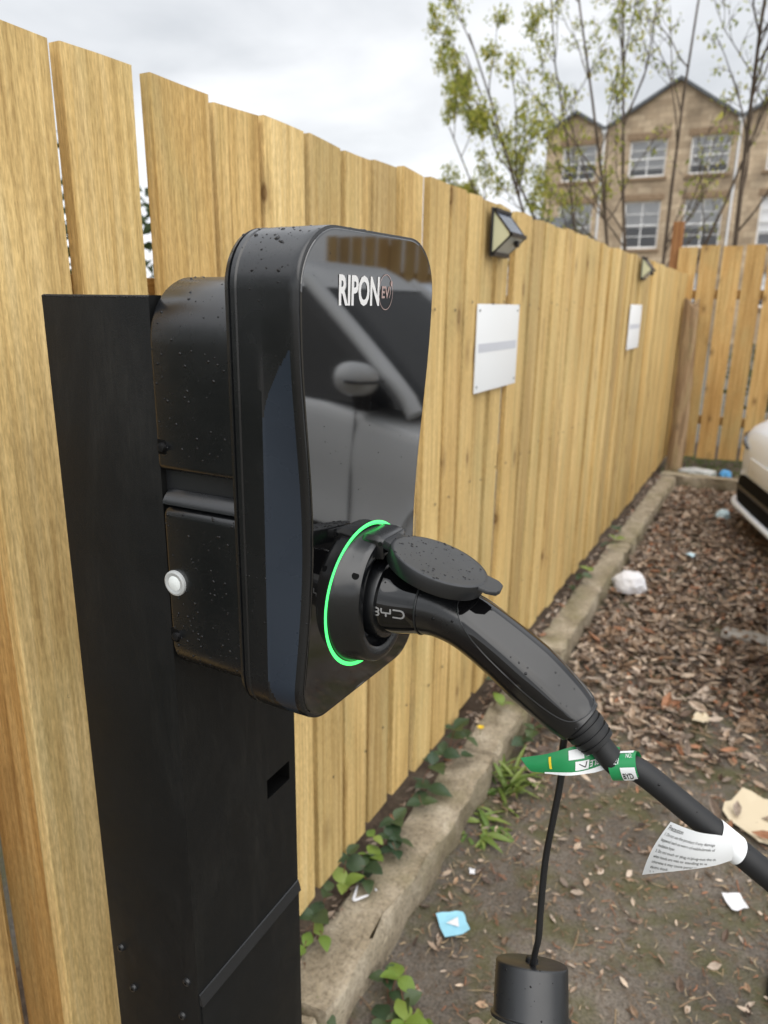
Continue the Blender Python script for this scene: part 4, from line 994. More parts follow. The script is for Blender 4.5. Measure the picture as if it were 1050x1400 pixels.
# ================================================================== PLANTS BY THE KERB
def leaf_mesh(name, L, W, mt, seed, serr=True, fold=.25, droop=.3):
    rg = np.random.default_rng(seed); prof = [(0,.02),(.12,.55),(.28,.92),(.45,1.0),(.62,.85),(.8,.5),(.92,.22),(1,.0)]
    vs = []
    for i, (q, w_) in enumerate(prof):
        j_ = 1+(rg.normal()*.05 if serr else 0); z = -droop*L*q*q
        for s_ in (-1,-.5,0,.5,1): vs.append((q*L, s_*w_*W*.5*j_, z+abs(s_)*fold*W*.5*w_ + (rg.normal()*.004*W)))
    mb = MB(); mb.add(vs, [(i*5+j,i*5+j+1,(i+1)*5+j+1,(i+1)*5+j) for i in range(7) for j in range(4)])
    me = mesh_from(mb, name, smooth=60); me.materials.append(mt); return me
LB = [leaf_mesh('leaf', 1, .78, M['bramble'], i) for i in range(4)]; LL = [leaf_mesh('leaf', 1, .72, M['bramble_lime'], 10+i) for i in range(3)]
LG = [leaf_mesh('leaf', 1, .13, M['weed'], 20+i, False, .5, .45) for i in range(4)]
def clump(name, loc, label, groups, cat='plant', stem_m='stem', group=None):
    """groups: (dx, dy, dz, size, meshes, n) sprigs of leaves carried on a thin stem from the base"""
    P = root(name, loc, label, cat, group); rg = np.random.default_rng(int(abs(loc[1])*1000) % 9999)
    mb = MB()
    for (dx,dy,dz,sz,ms,n) in groups:
        tipv = Vector(loc)+Vector((dx,dy,dz)); basev = Vector(loc)+Vector((rg.normal()*.008,rg.normal()*.008,0))
        mid = basev.lerp(tipv,.55)+Vector((0,0,.02+abs(dx)*.2)); mb.tube(catmull([basev,mid,tipv],4), .0014, 5)
        a0 = rg.uniform(0,6.28)
        for k in range(n):
            a = a0+6.283*k/n+rg.normal()*.25; s_ = sz*rg.uniform(.9,1.4)
            inst(ms[rg.integers(len(ms))], 'leaf', P, (dx,dy,dz), (rg.normal()*.25, rg.uniform(-.75,.0), a), (s_,s_,s_))
    part('stem', mb, M[stem_m], P, smooth=60); return P
B, Li, G = LB, LL, LG
clump('bramble', (.005,1.42,.09), 'bramble sprig with lime and dark leaves leaning on the kerb beside the white splash', [(.012,-.02,.06,.046,Li,3),(.035,.055,.07,.052,B,3),(.03,.10,.065,.050,Li,3),(.055,.03,.055,.045,B,3),(-.002,.02,.12,.040,B,2)])
clump('bramble', (.012,1.62,.09), 'dark green bramble sprig of rounded leaves drooping over the kerb top', [(.045,.00,.055,.050,B,3),(.065,-.03,.052,.044,B,3),(.02,.05,.08,.046,B,3),(.004,-.05,.09,.040,Li,2)])
clump('bramble', (.010,1.86,.09), 'bramble with large glossy dark leaves growing at the fence foot', [(.035,.02,.06,.060,B,3),(.02,.09,.10,.055,B,3),(.045,-.05,.055,.048,B,3)])
clump('bramble', (.012,2.12,.09), 'tall dark bramble sprig rising against the fence boards behind the kerb joint', [(.02,.02,.13,.055,B,3),(.05,.05,.09,.055,B,3),(.005,-.05,.07,.046,B,3),(.06,-.02,.06,.042,B,2)])
clump('bramble', (.02,2.55,.09), 'loose bramble patch of mixed green leaves where the kerb lengths meet', [(.03,.02,.12,.055,B,3),(.06,.10,.09,.055,Li,3),(.00,.15,.15,.052,B,3),(.07,-.05,.06,.050,Li,3),(.10,.05,.07,.05,B,3),(.03,.28,.10,.055,B,3),(.08,.35,.07,.05,Li,3)])
clump('bramble', (.20,2.50,.005), 'bramble tangle of dark and lime leaves at the kerb foot beyond the grass tuft', [(.02,.00,.07,.055,B,3),(.05,.10,.09,.055,B,3),(-.02,.15,.12,.05,Li,3),(.00,-.08,.06,.05,B,3),(.06,.2,.06,.05,Li,3),(-.02,.28,.13,.05,B,3)])
clump('bramble', (.018,1.23,.09), 'bramble shoot with a red stem and lime leaf beside the pedestal', [(.00,.02,.09,.046,B,3),(.01,-.04,.05,.044,Li,2),(.03,.01,.05,.040,Li,2),(-.005,.09,.10,.05,B,2)])
clump('weed_plant', (.120,1.075,.03), 'small bright green weed with fine leaves in the gap between kerb ends', [(.01,.01,.06,.026,Li,4),(-.02,.02,.07,.026,Li,4),(.02,-.02,.05,.024,Li,4),(-.005,-.03,.06,.026,B,4),(-.03,.00,.05,.026,Li,4),(.03,.02,.06,.024,B,3)], cat='weed', stem_m='stem_g')
clump('bramble', (.235,1.275,.005), 'low bramble pair of broad leaves on the ground at the kerb end', [(.00,.02,.045,.046,Li,3),(.035,-.02,.03,.042,B,3),(-.03,.01,.04,.04,B,3)])
clump('bramble', (.300,1.20,.005), 'reddish green bramble shoot on bare ground in front of the kerb end', [(.00,.00,.045,.048,Li,3),(-.045,-.01,.03,.046,B,3),(.03,.02,.03,.036,Li,2)])
clump('bramble', (.235,2.78,.005), 'leafy bramble mound at the kerb foot where the thick dead leaves begin', [(.02,.0,.08,.055,B,3),(-.03,.05,.11,.055,Li,3),(.05,-.05,.06,.05,B,3),(-.02,-.08,.09,.05,Li,3),(.01,.12,.07,.05,B,3)])
clump('bramble', (.02,4.05,.09), 'small bramble sprig at the fence foot level with the crumpled paper', [(.02,.0,.08,.055,B,3),(.03,.15,.06,.05,Li,3),(.0,-.2,.07,.05,B,3)])
clump('bramble', (.02,4.75,.09), 'sparse bramble leaves at the fence foot beyond the crumpled paper', [(.02,.0,.07,.05,B,3),(.04,.2,.05,.05,Li,2),(.01,.4,.06,.05,B,3)])
# dandelion / grass tuft
tuft = root('grass_tuft', (.205,2.22,.003), 'bright green tuft of long grass leaves growing at the kerb foot', 'grass'); rg = np.random.default_rng(5)
for k in range(46):
    a = rg.uniform(0,6.283); s_ = rg.uniform(.07,.17); inst(LG[rg.integers(4)], 'leaf', tuft, (rg.normal()*.035, rg.normal()*.05, .0), (rg.normal()*.2, -rg.uniform(.15,1.15), a), (s_,s_*rg.uniform(.7,1.3),s_))
tuft2 = root('weed_rosette', (.215,1.98,.003), 'flat leafy green weed rosette at the kerb foot beside the grass tuft', 'weed')
for k in range(30):
    a = rg.uniform(0,6.283); s_ = rg.uniform(.05,.11); inst(LG[rg.integers(4)], 'leaf', tuft2, (rg.normal()*.03, rg.normal()*.04, .0), (rg.normal()*.2, -rg.uniform(.1,.6), a), (s_,s_*1.6,s_))
fl_ = root('flower', (.070,2.30,.118), 'small yellow flower growing on the kerb top', 'flower')
mb = MB(); mb.tube([(.07,2.30,.118),(.072,2.30,.150)], .0012, 5); part('stem', mb, M['stem_g'], fl_)
M['petal'] = mat('yellow_petal', (.75,.50,.015), .5); mb = MB()
for k in range(14):
    a = 6.283*k/14; rg_ = .013 if k % 2 else .010; c_ = Vector((.072,2.30,.150)); d = Vector((math.cos(a),math.sin(a),.25)); e_ = Vector((-math.sin(a),math.cos(a),0))
    mb.add([c_, c_+d*rg_+e_*.003, c_+d*rg_*1.1, c_+d*rg_-e_*.003], [(0,1,2,3)])
part('petals', mb, M['petal'], fl_, recalc=False)
# grass on the far bank
mb = MB()
for k in range(2600):
    x, y = rg.uniform(0,2.4), rg.uniform(7.52,8.6); hgt = rg.uniform(.03,.11); a = rg.uniform(0,6.283); d = Vector((math.cos(a),math.sin(a),0)); p = Vector((x,y,.085))
    g_ = rg.uniform(.7,1.3); mb.add([p-d*.003,p+d*.003,p+Vector((rg.normal()*.02,rg.normal()*.02,hgt))], [(0,1,2)], (.12*g_,.20*g_,.04*g_))
part('grass', mb, M['foliage'], kind='stuff', recalc=False); tag(bpy.context.scene.objects['grass'], 'short green grass on the bank behind the far kerb', 'grass')

# ================================================================== CARS
def paint(name, col, rough=.22, metal=0): 
    m = mat(name, col, rough, metal, coat=.6); m.node_tree.nodes['Principled BSDF'].inputs['Coat Roughness'].default_value = .04; return m
M['car_glass'] = mat('dark_car_glass', (.010,.012,.013), .03, spec=.5); M['tyre'] = powder('tyre_rubber', (.016,.016,.016), .7, .1, 200); M['rim'] = mat('alloy', (.45,.46,.47), .3, metal=.8)
M['trim'] = mat('black_trim', (.012,.012,.013), .35); M['headlamp'] = mat('headlamp_lens', (.03,.032,.035), .05, spec=.7); M['plate_y'] = mat('pale_plate', (.7,.7,.68), .4)
def interp(keys, col, s_): return float(np.interp(s_, [k[0] for k in keys], [k[col] for k in keys]))
def car(name, loc, rotz, label, body_m, L=4.1, HW=.85, gx=0, sc=1, plain=False):
    """nose at local x = 0, tail at +L; left side is -y when the nose points to -x"""
    K = root(name, loc, label, 'car', None, rotz); k_ = HW/.89
    keys = [(0,.50,.25,.62,.68),(.03,.62,.20,.66,.735),(.08,.70,.18,.70,.775),(.18,.78,.17,.745,.81),(.34,.835,.17,.785,.85),(.55,.865,.175,.82,.885),(.9,.885,.18,.86,.935),(1.25,.89,.18,.91,.985),(1.9,.89,.18,.94,.99),(3.0,.89,.18,.975,1.0),(3.6,.865,.20,.99,1.01),(3.9,.81,.25,.98,1.0),(4.03,.73,.32,.95,.97),(4.1,.60,.40,.90,.92)]
    ss = sorted(set([k[0] for k in keys] + list(np.linspace(0,.6,26)) + list(np.linspace(.6,4.1,46))))
    def ring(s_):
        hw, zb, zs, zt = (interp(keys,i,s_) for i in (1,2,3,4)); hw *= k_; hh = zs-zb
        half = [(0,zb),(hw*.55,zb),(hw*.86,zb+.004),(hw*.955,zb+.035),(hw*.985,zb+hh*.18),(hw*.992,zb+hh*.32),(hw*.985,zb+hh*.46),(hw*.99,zb+hh*.60),(hw,zb+hh*.74),(hw*.995,zb+hh*.86),(hw*.975,zs-.012),(hw*.93,zs+(zt-zs)*.30),(hw*.80,zs+(zt-zs)*.62),(hw*.5,zs+(zt-zs)*.92),(hw*.2,zt),(0,zt)]
        P = catmull([Vector((0,a,b)) for a,b in half], 3)
        pts = [(s_, p.y, p.z) for p in P]
        return pts + [(s_, -p.y, p.z) for p in reversed(P[1:-1])]
    rings = [ring(s_) for s_ in ss]; n = len(rings[0])
    # sort faces into body, grille, lamps
    groups = {'body': MB(), 'headlight': MB(), 'headlight2': MB(), 'sill': MB()}
    V_ = [p for r in rings for p in r]; fsets = {k:[] for k in groups}
    for i in range(len(rings)-1):
        for j in range(n):
            f = (i*n+j, i*n+(j+1)%n, (i+1)*n+(j+1)%n, (i+1)*n+j); c = [sum(V_[q][a] for q in f)/4 for a in range(3)]
            g_ = 'body'; s_, y_, z_ = c; ay = abs(y_)
            if .12 < s_ < .40 and .615+.16*s_ < z_ < .70+.16*s_ and ay > .40*k_: g_ = 'headlight' if y_ < 0 else 'headlight2'
            elif z_ < (.37 if plain else .235) and s_ > .5: g_ = 'sill'
            fsets[g_].append(f)
    fsets['body'].append(tuple(range(n-1,-1,-1))); fsets['body'].append(tuple((len(rings)-1)*n+j for j in range(n)))
    for g_, fl2 in fsets.items():
        used = sorted({i for f in fl2 for i in f}); mp = {u:i for i,u in enumerate(used)}; mb = MB(); mb.add([V_[u] for u in used], [tuple(mp[i] for i in f) for f in fl2])
        part({'headlight2':'headlight'}.get(g_,g_), mb, {'body':body_m,'headlight':M['headlamp'],'headlight2':M['headlamp'],'sill':M['trim']}[g_], K, smooth=40, local=True)
    # intake, splitter bar, upper lamps: panels that follow the curve of the nose
    hwk = [(k[1]*k_, k[0]) for k in keys[:6]]
    def px_at(y_): return float(np.interp(abs(y_), [0]+[a for a,_ in hwk], [0]+[b for _,b in hwk]))
    def panel(nm, ya, yb, zlo, zhi, mt, off=.006, par=None):
        mb = MB(); yv = np.linspace(ya, yb, 19); R_ = []
        for y_ in yv:
            q = (y_-ya)/(yb-ya); z0_, z1_ = zlo(q), zhi(q); x_ = px_at(y_)
            R_.append([(x_-off, y_, z0_), (x_-off-.004, y_, (z0_+z1_)/2), (x_-off, y_, z1_), (x_+.05, y_, z1_), (x_+.05, y_, z0_)])
        mb.loft(R_); return part(nm, mb, mt, par or K, local=True, smooth=30)
    ed_f = lambda q: min(1, max(0, min(q, 1-q))/.14)**.5
    gr = panel('grille', -.60*k_, .60*k_, lambda q: .30-.075*ed_f(q), lambda q: .30+.125*ed_f(q), M['dark'])
    panel('splitter_bar', -.58*k_, .58*k_, lambda q: .318, lambda q: .345, M['trim'], .012, gr)
    for sg in (-1, 1):
        panel('headlight', sg*.40*k_, sg*.74*k_, lambda q: .60+.06*q, lambda q: .615+.075*q+.02*math.sin(q*3.14), M['headlamp'], .012)
    # front lip
    mb = MB(); P = [(interp([(0,.0),(.50*k_,.0),(.62*k_,.03),(.70*k_,.08),(.78*k_,.18)],1,abs(y_))-.016, y_, .205+.01*abs(y_)) for y_ in np.linspace(-.76*k_,.76*k_,31)]
    mb.tube(P, .022, 8); part('front_lip', mb, body_m, K, smooth=60, local=True)
    mb = MB(); mb.box(-.013, .004, -.26, .26, .45, .56); part('number_plate', mb, M['plate_y'], K, local=True, bevel=.004)
    if sc != 1: K.scale = (sc,)*3
    # greenhouse
    zb_, zr = .945, 1.50
    def gring(q):
        z = zb_+(zr-zb_)*q; s0 = 1.20+gx+.78*q**1.1; s1 = 3.78-.42*q**1.4; hw = (.83-.19*q**1.15)*k_; r_ = .16+.05*q; P = []
        for (cx_,cy_,a0) in ((s1-r_,hw-r_,0),(s0+r_,hw-r_,90),(s0+r_,-hw+r_,180),(s1-r_,-hw+r_,270)):
            for t_ in range(9): a = rad(a0+90*t_/8); P.append((cx_+r_*math.cos(a), cy_+r_*math.sin(a), z))
        return P
    qs = [0,.15,.3,.5,.7,.85,.93]; mb = MB(); mb.loft([gring(q) for q in qs], False, False); part('windows', mb, M['car_glass'], K, smooth=50, local=True)
    mb = MB(); g0 = gring(.86); g1 = gring(.97); g2 = [(2.75+(a-2.75)*.93, b*.90, 1.535) for a,b,_ in gring(1)]; g3 = [(2.75+(a-2.75)*.6, b*.6, 1.56) for a,b,_ in gring(1)]
    gg = [(2.75+(a-2.75)*1.006, b*1.012, z) for a,b,z in g0]; mb.loft([gg, g1, g2, g3], False, True); part('roof', mb, body_m, K, smooth=50, local=True)
    def pillar(s0, s1, w0, w1, mt, nm):
        for sg in (-1,1):
            P = []
            for q in np.linspace(-.02,.90,9):
                z = zb_+(zr-zb_)*q; hw = (.83-.19*max(q,0)**1.15)*k_+.004; s_ = s0+(s1-s0)*q; w_ = w0+(w1-w0)*q
                P.append([(s_-w_,sg*(hw-.03),z),(s_-w_,sg*(hw+.004),z),(s_+w_,sg*(hw+.004),z),(s_+w_,sg*(hw-.03),z)])
            mb = MB(); mb.loft(P); part(nm, mb, mt, K, local=True)
    for sg in (-1,1):                                    # windscreen pillars along the rounded corner
        P = []
        for q in np.linspace(-.03,.92,10):
            r_ = .16+.05*max(q,0); z = zb_+(zr-zb_)*q; s0 = 1.20+gx+.78*max(q,0)**1.1; hw = (.83-.19*max(q,0)**1.15)*k_; P.append((s0+r_*.32, sg*(hw-r_*.30+.008), z))
        mb = MB(); mb.tube(P, .040, 8); part('pillar', mb, body_m, K, smooth=60, local=True)
    pillar(2.46, 2.52, .035, .03, M['trim'], 'pillar'); pillar(3.50, 3.25, .12, .10, body_m, 'pillar')
    # wheels
    for s_ in ((.43 if plain else .74), 3.34):
        for sg in (-1,1):
            yy = sg*(HW*.985-.09)
            mb = MB(); mb.lathe([(-.11*1,.22),(-.11,.29),(-.09,.315),(.085,.315),(.105,.29),(.108,.22)], (s_, yy, .315), 'Y', 36); w_ = part('wheel', mb, M['tyre'], K, smooth=40, local=True)
            mb = MB(); mb.lathe([(.096*sg,.0005),(.106*sg,.05),(.085*sg,.07),(.085*sg,.19),(.1085*sg,.225)], (s_, yy, .315), 'Y', 30); rm = part('rim', mb, M['rim'], w_, smooth=30, local=True)
            mb = MB(); mb.lathe([(-.010,.318),(.012,.318),(.012,.372),(-.010,.378)], (s_, sg*(HW*.995), .315), 'Y', 40); part('wheel_arch', mb, body_m if plain else M['trim'], K, smooth=30, local=True)
    # door mirrors
    for sg in (-1,1):
        c_ = Vector((1.56+gx*1.25, sg*(HW+.075), 1.07 if plain else 1.02)); mb = MB(); R_ = []
        for q in np.linspace(-1,1,11):
            w_ = max(.02,(1-abs(q)**3.2))**.5; s_c = c_.x+.018*abs(q)
            R_.append([(s_c+(.055 if math.cos(a)>0 else .085)*w_*math.cos(a), c_.y+q*.112, c_.z+.070*w_*math.sin(a)+.012*q*sg) for a in [2*math.pi*k/20 for k in range(20)]])
        mb.loft(R_); mr = part('door_mirror', mb, body_m, K, smooth=60, local=True)
        mb = MB(); mb.tube([(c_.x-.082+.006,c_.y-sg*.085,c_.z-.006),(c_.x-.088,c_.y,c_.z-.006),(c_.x-.070,c_.y+sg*.095,c_.z-.002),(c_.x-.02,c_.y+sg*.113,c_.z)], .0065, 8); part('indicator', mb, M['trim'], mr, local=True)
        mb = MB(); mb.loft([[(c_.x+a,c_.y-sg*b,c_.z-.055) for a,b in ((-.035,.03),(.05,.03),(.05,.10),(-.035,.10))],[(c_.x+a,c_.y-sg*b,c_.z-.14) for a,b in ((-.03,.05),(.05,.05),(.05,.13),(-.03,.13))]]); part('mirror_foot', mb, M['trim'], mr, local=True, bevel=.008)
    # door seams, handles, belt line
    for sg in (-1,1):
        for s_ in (1.50+gx, 2.48, 3.30):
            P = [(s_+.02*math.sin(z*3), sg*(HW*(.992 if z < .8 else .985)+.0005), z) for z in np.linspace(.26,.92,8)]
            mb = MB(); mb.tube(P, .004, 5); part('door_seam', mb, M['trim'], K, local=True)
        for s_ in (2.26, 3.10):
            mb = MB(); mb.tube([(s_-.11,sg*(HW+.002),.80),(s_-.09,sg*(HW+.022),.802),(s_+.09,sg*(HW+.022),.806),(s_+.11,sg*(HW+.002),.806)], .012, 8); part('door_handle', mb, body_m, K, smooth=50, local=True)
        mb = MB(); mb.tube([(1.30,sg*(.815*k_),.945),(2.4,sg*(.83*k_+.004),.955),(3.5,sg*(.822*k_+.004),.965)], .011, 6); part('belt_trim', mb, M['trim'], K, local=True)
    return K
white = paint('white_car_paint', (.80,.87,.97)); silver = paint('light_silver_paint', (.74,.76,.78), .25)
car('parked_car', (.885,5.62,0), rad(17), 'white parked car with its nose towards the fence beside the far kerb', white, HW=.80, sc=1.10)
ev = car('parked_car', (1.04,3.80,0), 0, 'pale silver hatchback parked between the charger and the white car, charging', silver, HW=.69, gx=-.45, sc=1.16, plain=True)
mb = MB(); mb.lathe([(.004,.0005),(.004,.055),(-.004,.058)], (.76, .703, .77), 'Y', 24, True); part('charge_port', mb, M['trim'], ev, local=True, smooth=40)

# ================================================================== TREES
def tree(name, base, label, stems, seed, levels=3, leaf_n=3000, leaf_s=.06, leafcols=None, leaf_fn=None, barkm='bark', twig_r=.004, kids=(5,5), group=None, lenf=.55, group_cat='tree'):
    T = root(name, base, label, group_cat, group); rg = np.random.default_rng(seed); trunk, br = MB(), MB(); tips = []
    def grow(p, d, L, r_, lev):
        n = 6 if lev < 2 else 4; pts = [p]; q = p; dd = d.normalized(); kink = .10 if lev == 0 else .20
        for k in range(n):
            dd = (dd+Vector(rg.normal(size=3))*kink*.6+Vector((0,0,.05 if lev else .02))).normalized(); q = q+dd*L/n; pts.append(q)
        rad_ = [max(twig_r*.6, r_*(1-.72*k/n)) for k in range(n+1)]
        (trunk if lev == 0 else br).tube(pts, rad_, 7 if lev == 0 else 5 if lev == 1 else 4, False)
        if lev >= levels-1:
            for k in range(1,n+1): tips.append((pts[k], dd))
        if lev < levels:
            for k in range(kids[min(lev,len(kids)-1)]):
                f = rg.uniform(.28,.98); i = min(int(f*n),n-1); bp = pts[i].lerp(pts[i+1], f*n-i)
                ax = Vector(rg.normal(size=3)); ax = (ax-dd*ax.dot(dd)).normalized(); nd = (dd*rg.uniform(.8,1.2)+ax*rg.uniform(.45,.9)).normalized()
                grow(bp, nd, L*lenf*rg.uniform(.6,1.15)*(1.1-f*.5), max(twig_r, r_*.45*(1-f*.4)), lev+1)
    for (off, d, L, r_) in stems: grow(Vector(base)+Vector(off), Vector(d), L, r_, 0)
    part('trunk', trunk, M[barkm], T, smooth=60); part('branches', br, M[barkm], T, smooth=60)
    if leaf_n:
        mb = MB(); cand = tips; w_ = np.array([leaf_fn(p) if leaf_fn else 1 for p,_ in cand]); w_ = w_/w_.sum()
        for k in rg.choice(len(cand), leaf_n, p=w_):
            p, d = cand[k]; p = p+Vector(rg.normal(size=3))*.05; s_ = leaf_s*rg.uniform(.55,1.25)
            c = np.array(leafcols[rg.integers(len(leafcols))])*rg.uniform(.75,1.25)
            R = Euler((rg.uniform(-1.2,1.2), rg.uniform(.2,1.5), rg.uniform(0,6.283))).to_matrix()
            mb.add([p+R@Vector(v_) for v_ in ((0,0,0),(s_*.5,s_*.22,.1*s_),(s_,0,0),(s_*.5,-s_*.22,.1*s_))], [(0,1,2),(0,2,3)], tuple(c))
        part('crown', mb, M['foliage'], T, recalc=False)
    return T
spring = [(.42,.43,.07),(.33,.36,.06),(.50,.46,.10),(.24,.28,.05)]
lf = lambda p: (max(0,(-.6-p.x))**1.2*1.3 + .50) * (1 if p.z > 2.3 else .3)
tree('young_tree', (-1.0,11.0,0), 'multi stemmed young tree with fresh yellow green leaves behind the fence corner',
     [((-.30,0,0),(-.30,.05,1),6.2,.028),((-.12,.1,0),(-.16,-.05,1),6.6,.032),((.02,0,0),(-.05,.1,1),6.8,.034),((.14,.1,0),(.05,0,1),6.5,.032),((.27,0,0),(.14,.05,1),6.2,.028),((-.2,-.1,0),(-.50,-.1,1),5.6,.034),((-.35,.05,0),(-.75,.0,1),5.0,.03),((-.25,.15,0),(-.42,.2,1),6.2,.034)],
     21, 3, 10000, .078, spring, lf, kids=(9,6,3), lenf=.34)
tree('young_tree', (.22,11.4,0), 'slim single trunk young tree with few leaves standing before the stone building',
     [((0,0,0),(-.045,0,1),7.5,.040)], 33, 3, 1300, .075, spring, kids=(16,6,3), lenf=.30)
tree('bare_tree', (-13.2,38,0), 'pale leafless far tree showing above the fence top', [((0,0,0),(.0,0,1),6.4,.14),((.3,.2,0),(.25,0,1),6,.10),((-.3,.2,0),(-.25,0,1),6,.10)], 41, 3, 0, kids=(12,8,6), barkm='bark_pale', twig_r=.012, lenf=.36)
# bushes glimpsed through the fence gaps; one unseen, added for its reflection
def bush(loc, rx, rz, n, label, seed):
    T = root('bush', loc, label, 'bush', 'bushes behind the fence'); rg = np.random.default_rng(seed); mb = MB()
    for k in range(n):
        d = Vector(rg.normal(size=3)).normalized(); rr = rg.random()**.4; p = Vector(loc)+Vector((d.x*rx*rr, d.y*rx*rr, rz*.5+d.z*rz*.5*rr))
        s_ = rg.uniform(.05,.11); g_ = rg.uniform(.6,1.4); R = Euler((rg.uniform(-1.3,1.3), rg.uniform(-1,1), rg.uniform(0,6.28))).to_matrix()
        mb.add([p+R@Vector(v_) for v_ in ((0,0,0),(s_*.5,s_*.3,.1*s_),(s_,0,0),(s_*.5,-s_*.3,.1*s_))], [(0,1,2),(0,2,3)], (.05*g_,.075*g_,.028*g_))
    part('foliage', mb, M['foliage'], T, recalc=False)
    mb = MB()
    for k in range(5):
        a = k*1.3; mb.tube([Vector(loc), Vector(loc)+Vector((math.cos(a)*rx*.3,math.sin(a)*rx*.3,rz*.45)), Vector(loc)+Vector((math.cos(a)*rx*.6,math.sin(a)*rx*.6,rz*.8))], [.03,.02,.008], 5)
    part('stem', mb, M['bark'], T, smooth=60)
bush((-2.6,2.6,0), 1.1, 2.5, 2600, 'dark green bush glimpsed through the board gaps beside the pedestal', 1)
bush((-1.6,-1.2,0), 1.3, 2.6, 5200, 'unseen dark green bush added beyond the open fence end to darken charger reflections', 5)  # out of view, added so the charger side mirrors dark green
bush((-2.0,.6,0), 1.1, 1.9, 3600, 'dense low bush behind the first boards of the fence', 6)
bush((1.2,10.0,0), 1.0, 1.7, 1500, 'low green bush seen through the gaps of the spaced fence', 7)
bush((-2.8,4.6,0), 1.1, 2.2, 2200, 'dark green bush hidden behind the middle of the board fence', 2)

# ================================================================== STONE BUILDING
m = mat('sandstone_wall', rough=.9, spec=.15); t, b = nodes(m); ge = N(t, 'ShaderNodeNewGeometry')
mpv = N(t, 'ShaderNodeMapping'); mpv.inputs['Rotation'].default_value = (rad(90),0,0); t.links.new(ge.outputs['Position'], mpv.inputs['Vector'])
bk = N(t, 'ShaderNodeTexBrick'); bk.inputs['Scale'].default_value = 1; bk.inputs['Brick Width'].default_value = .62; bk.inputs['Row Height'].default_value = .27; bk.inputs['Mortar Size'].default_value = .012; bk.inputs['Mortar Smooth'].default_value = .4; bk.inputs['Bias'].default_value = -.1
bk.inputs['Color1'].default_value = (.50,.415,.305,1); bk.inputs['Color2'].default_value = (.37,.295,.21,1); bk.inputs['Mortar'].default_value = (.31,.25,.185,1)
dn = noise(t, ge.outputs['Position'], 2.5, 4, .6); ad2 = mixc(t, .04, mpv.outputs[0], dn.outputs['Color'], 'ADD'); t.links.new(ad2, bk.inputs['Vector'])
n1 = noise(t, ge.outputs['Position'], .9, 5, .65)
col = mixc(t, 1, bk.outputs['Color'], ramp(t, n1.outputs[0], [(.3,(.62,.60,.58)), (.65,(1.2,1.15,1.1))]).outputs[0], 'MULTIPLY')
t.links.new(col, b.inputs['Base Color']); bump(t, b, bk.outputs['Fac'], -.6, .02)
M['stone'] = m
M['slate'] = concrete('slate_roof', (.09,.095,.105), (.13,.14,.15), (.18,.19,.20)); M['stone_trim'] = concrete('stone_trim', (.20,.14,.09), (.28,.20,.13), (.34,.26,.18))
M['white_paint'] = mat('white_window_paint', (.78,.78,.77), .45); M['pane'] = mat('window_glass', (.05,.055,.06), .04, spec=.8)
tp, bp_ = nodes(M['pane']); tr_ = N(tp, 'ShaderNodeBsdfTransparent'); gl_ = N(tp, 'ShaderNodeBsdfGlossy'); gl_.inputs['Roughness'].default_value = .02; ms_ = N(tp, 'ShaderNodeMixShader'); fr_ = N(tp, 'ShaderNodeFresnel'); fr_.inputs[0].default_value = 1.9
tp.links.new(fr_.outputs[0], ms_.inputs[0]); tp.links.new(tr_.outputs[0], ms_.inputs[1]); tp.links.new(gl_.outputs[0], ms_.inputs[2]); tp.links.new(ms_.outputs[0], tp.nodes['Material Output'].inputs[0])
M['room'] = mat('dim_room', (.10,.10,.11), .9); M['pipe'] = mat('white_downpipe', (.70,.71,.72), .4); M['blind'] = mat('pale_blind', (.80,.81,.82), .7)
BYp = 40.0; K_ = BYp/26.0
bx_ = lambda x: .85+(x-.85)*K_
bz_ = lambda z: 1.66+(z-1.66)*K_
bld = root('stone_building', (bx_(0), BYp, 0), 'sandstone building with gabled slate roof and white sash windows beyond the far fence', 'building')
per, v0 = 3.95, -4.92
wins = []
X0b, X1b = -6.80, v0+per*5
for k in range(-1, 5):
    for xo in (.80, 2.61):
        a = v0+per*k+xo
        if a < X0b+.2: continue
        wins.append((a, a+1.12, 5.62, 6.70)); wins.append((a, a+1.12, 3.49, 4.92)); wins.append((a, a+1.12, 1.72, 2.75))
xsb = sorted(set([X0b, X1b]+[w_[0] for w_ in wins]+[w_[1] for w_ in wins])); zsb = sorted(set([.585, 7.06]+[w_[2] for w_ in wins]+[w_[3] for w_ in wins]))
mb = MB()
def inwin(x, z): return any(w_[0] < x < w_[1] and w_[2] < z < w_[3] for w_ in wins)
for i in range(len(xsb)-1):
    for j in range(len(zsb)-1):
        if inwin((xsb[i]+xsb[i+1])/2, (zsb[j]+zsb[j+1])/2): continue
        x0,x1,z0,z1 = bx_(xsb[i]),bx_(xsb[i+1]),bz_(zsb[j]),bz_(zsb[j+1]); mb.add([(x0,BYp,z0),(x1,BYp,z0),(x1,BYp,z1),(x0,BYp,z1)],[(0,1,2,3)])
gab = [(X0b, 7.06), (-5.86, 7.62), (v0, 7.06)]
mb.add([(bx_(a),BYp,bz_(z)) for a,z in gab], [(0,1,2)])
for k in range(0, 5): mb.add([(bx_(v0+per*k),BYp,bz_(7.06)),(bx_(v0+per*(k+1)),BYp,bz_(7.06)),(bx_(v0+per*(k+.54)),BYp,bz_(8.26))], [(0,1,2)])
for (a,b_,c,d) in wins:                                 # reveals
    x0,x1,z0,z1 = bx_(a),bx_(b_),bz_(c),bz_(d)
    for P,Q in (((x0,z0),(x0,z1)),((x0,z1),(x1,z1)),((x1,z1),(x1,z0)),((x1,z0),(x0,z0))): mb.add([(P[0],BYp,P[1]),(Q[0],BYp,Q[1]),(Q[0],BYp+.3,Q[1]),(P[0],BYp+.3,P[1])],[(0,1,2,3)])
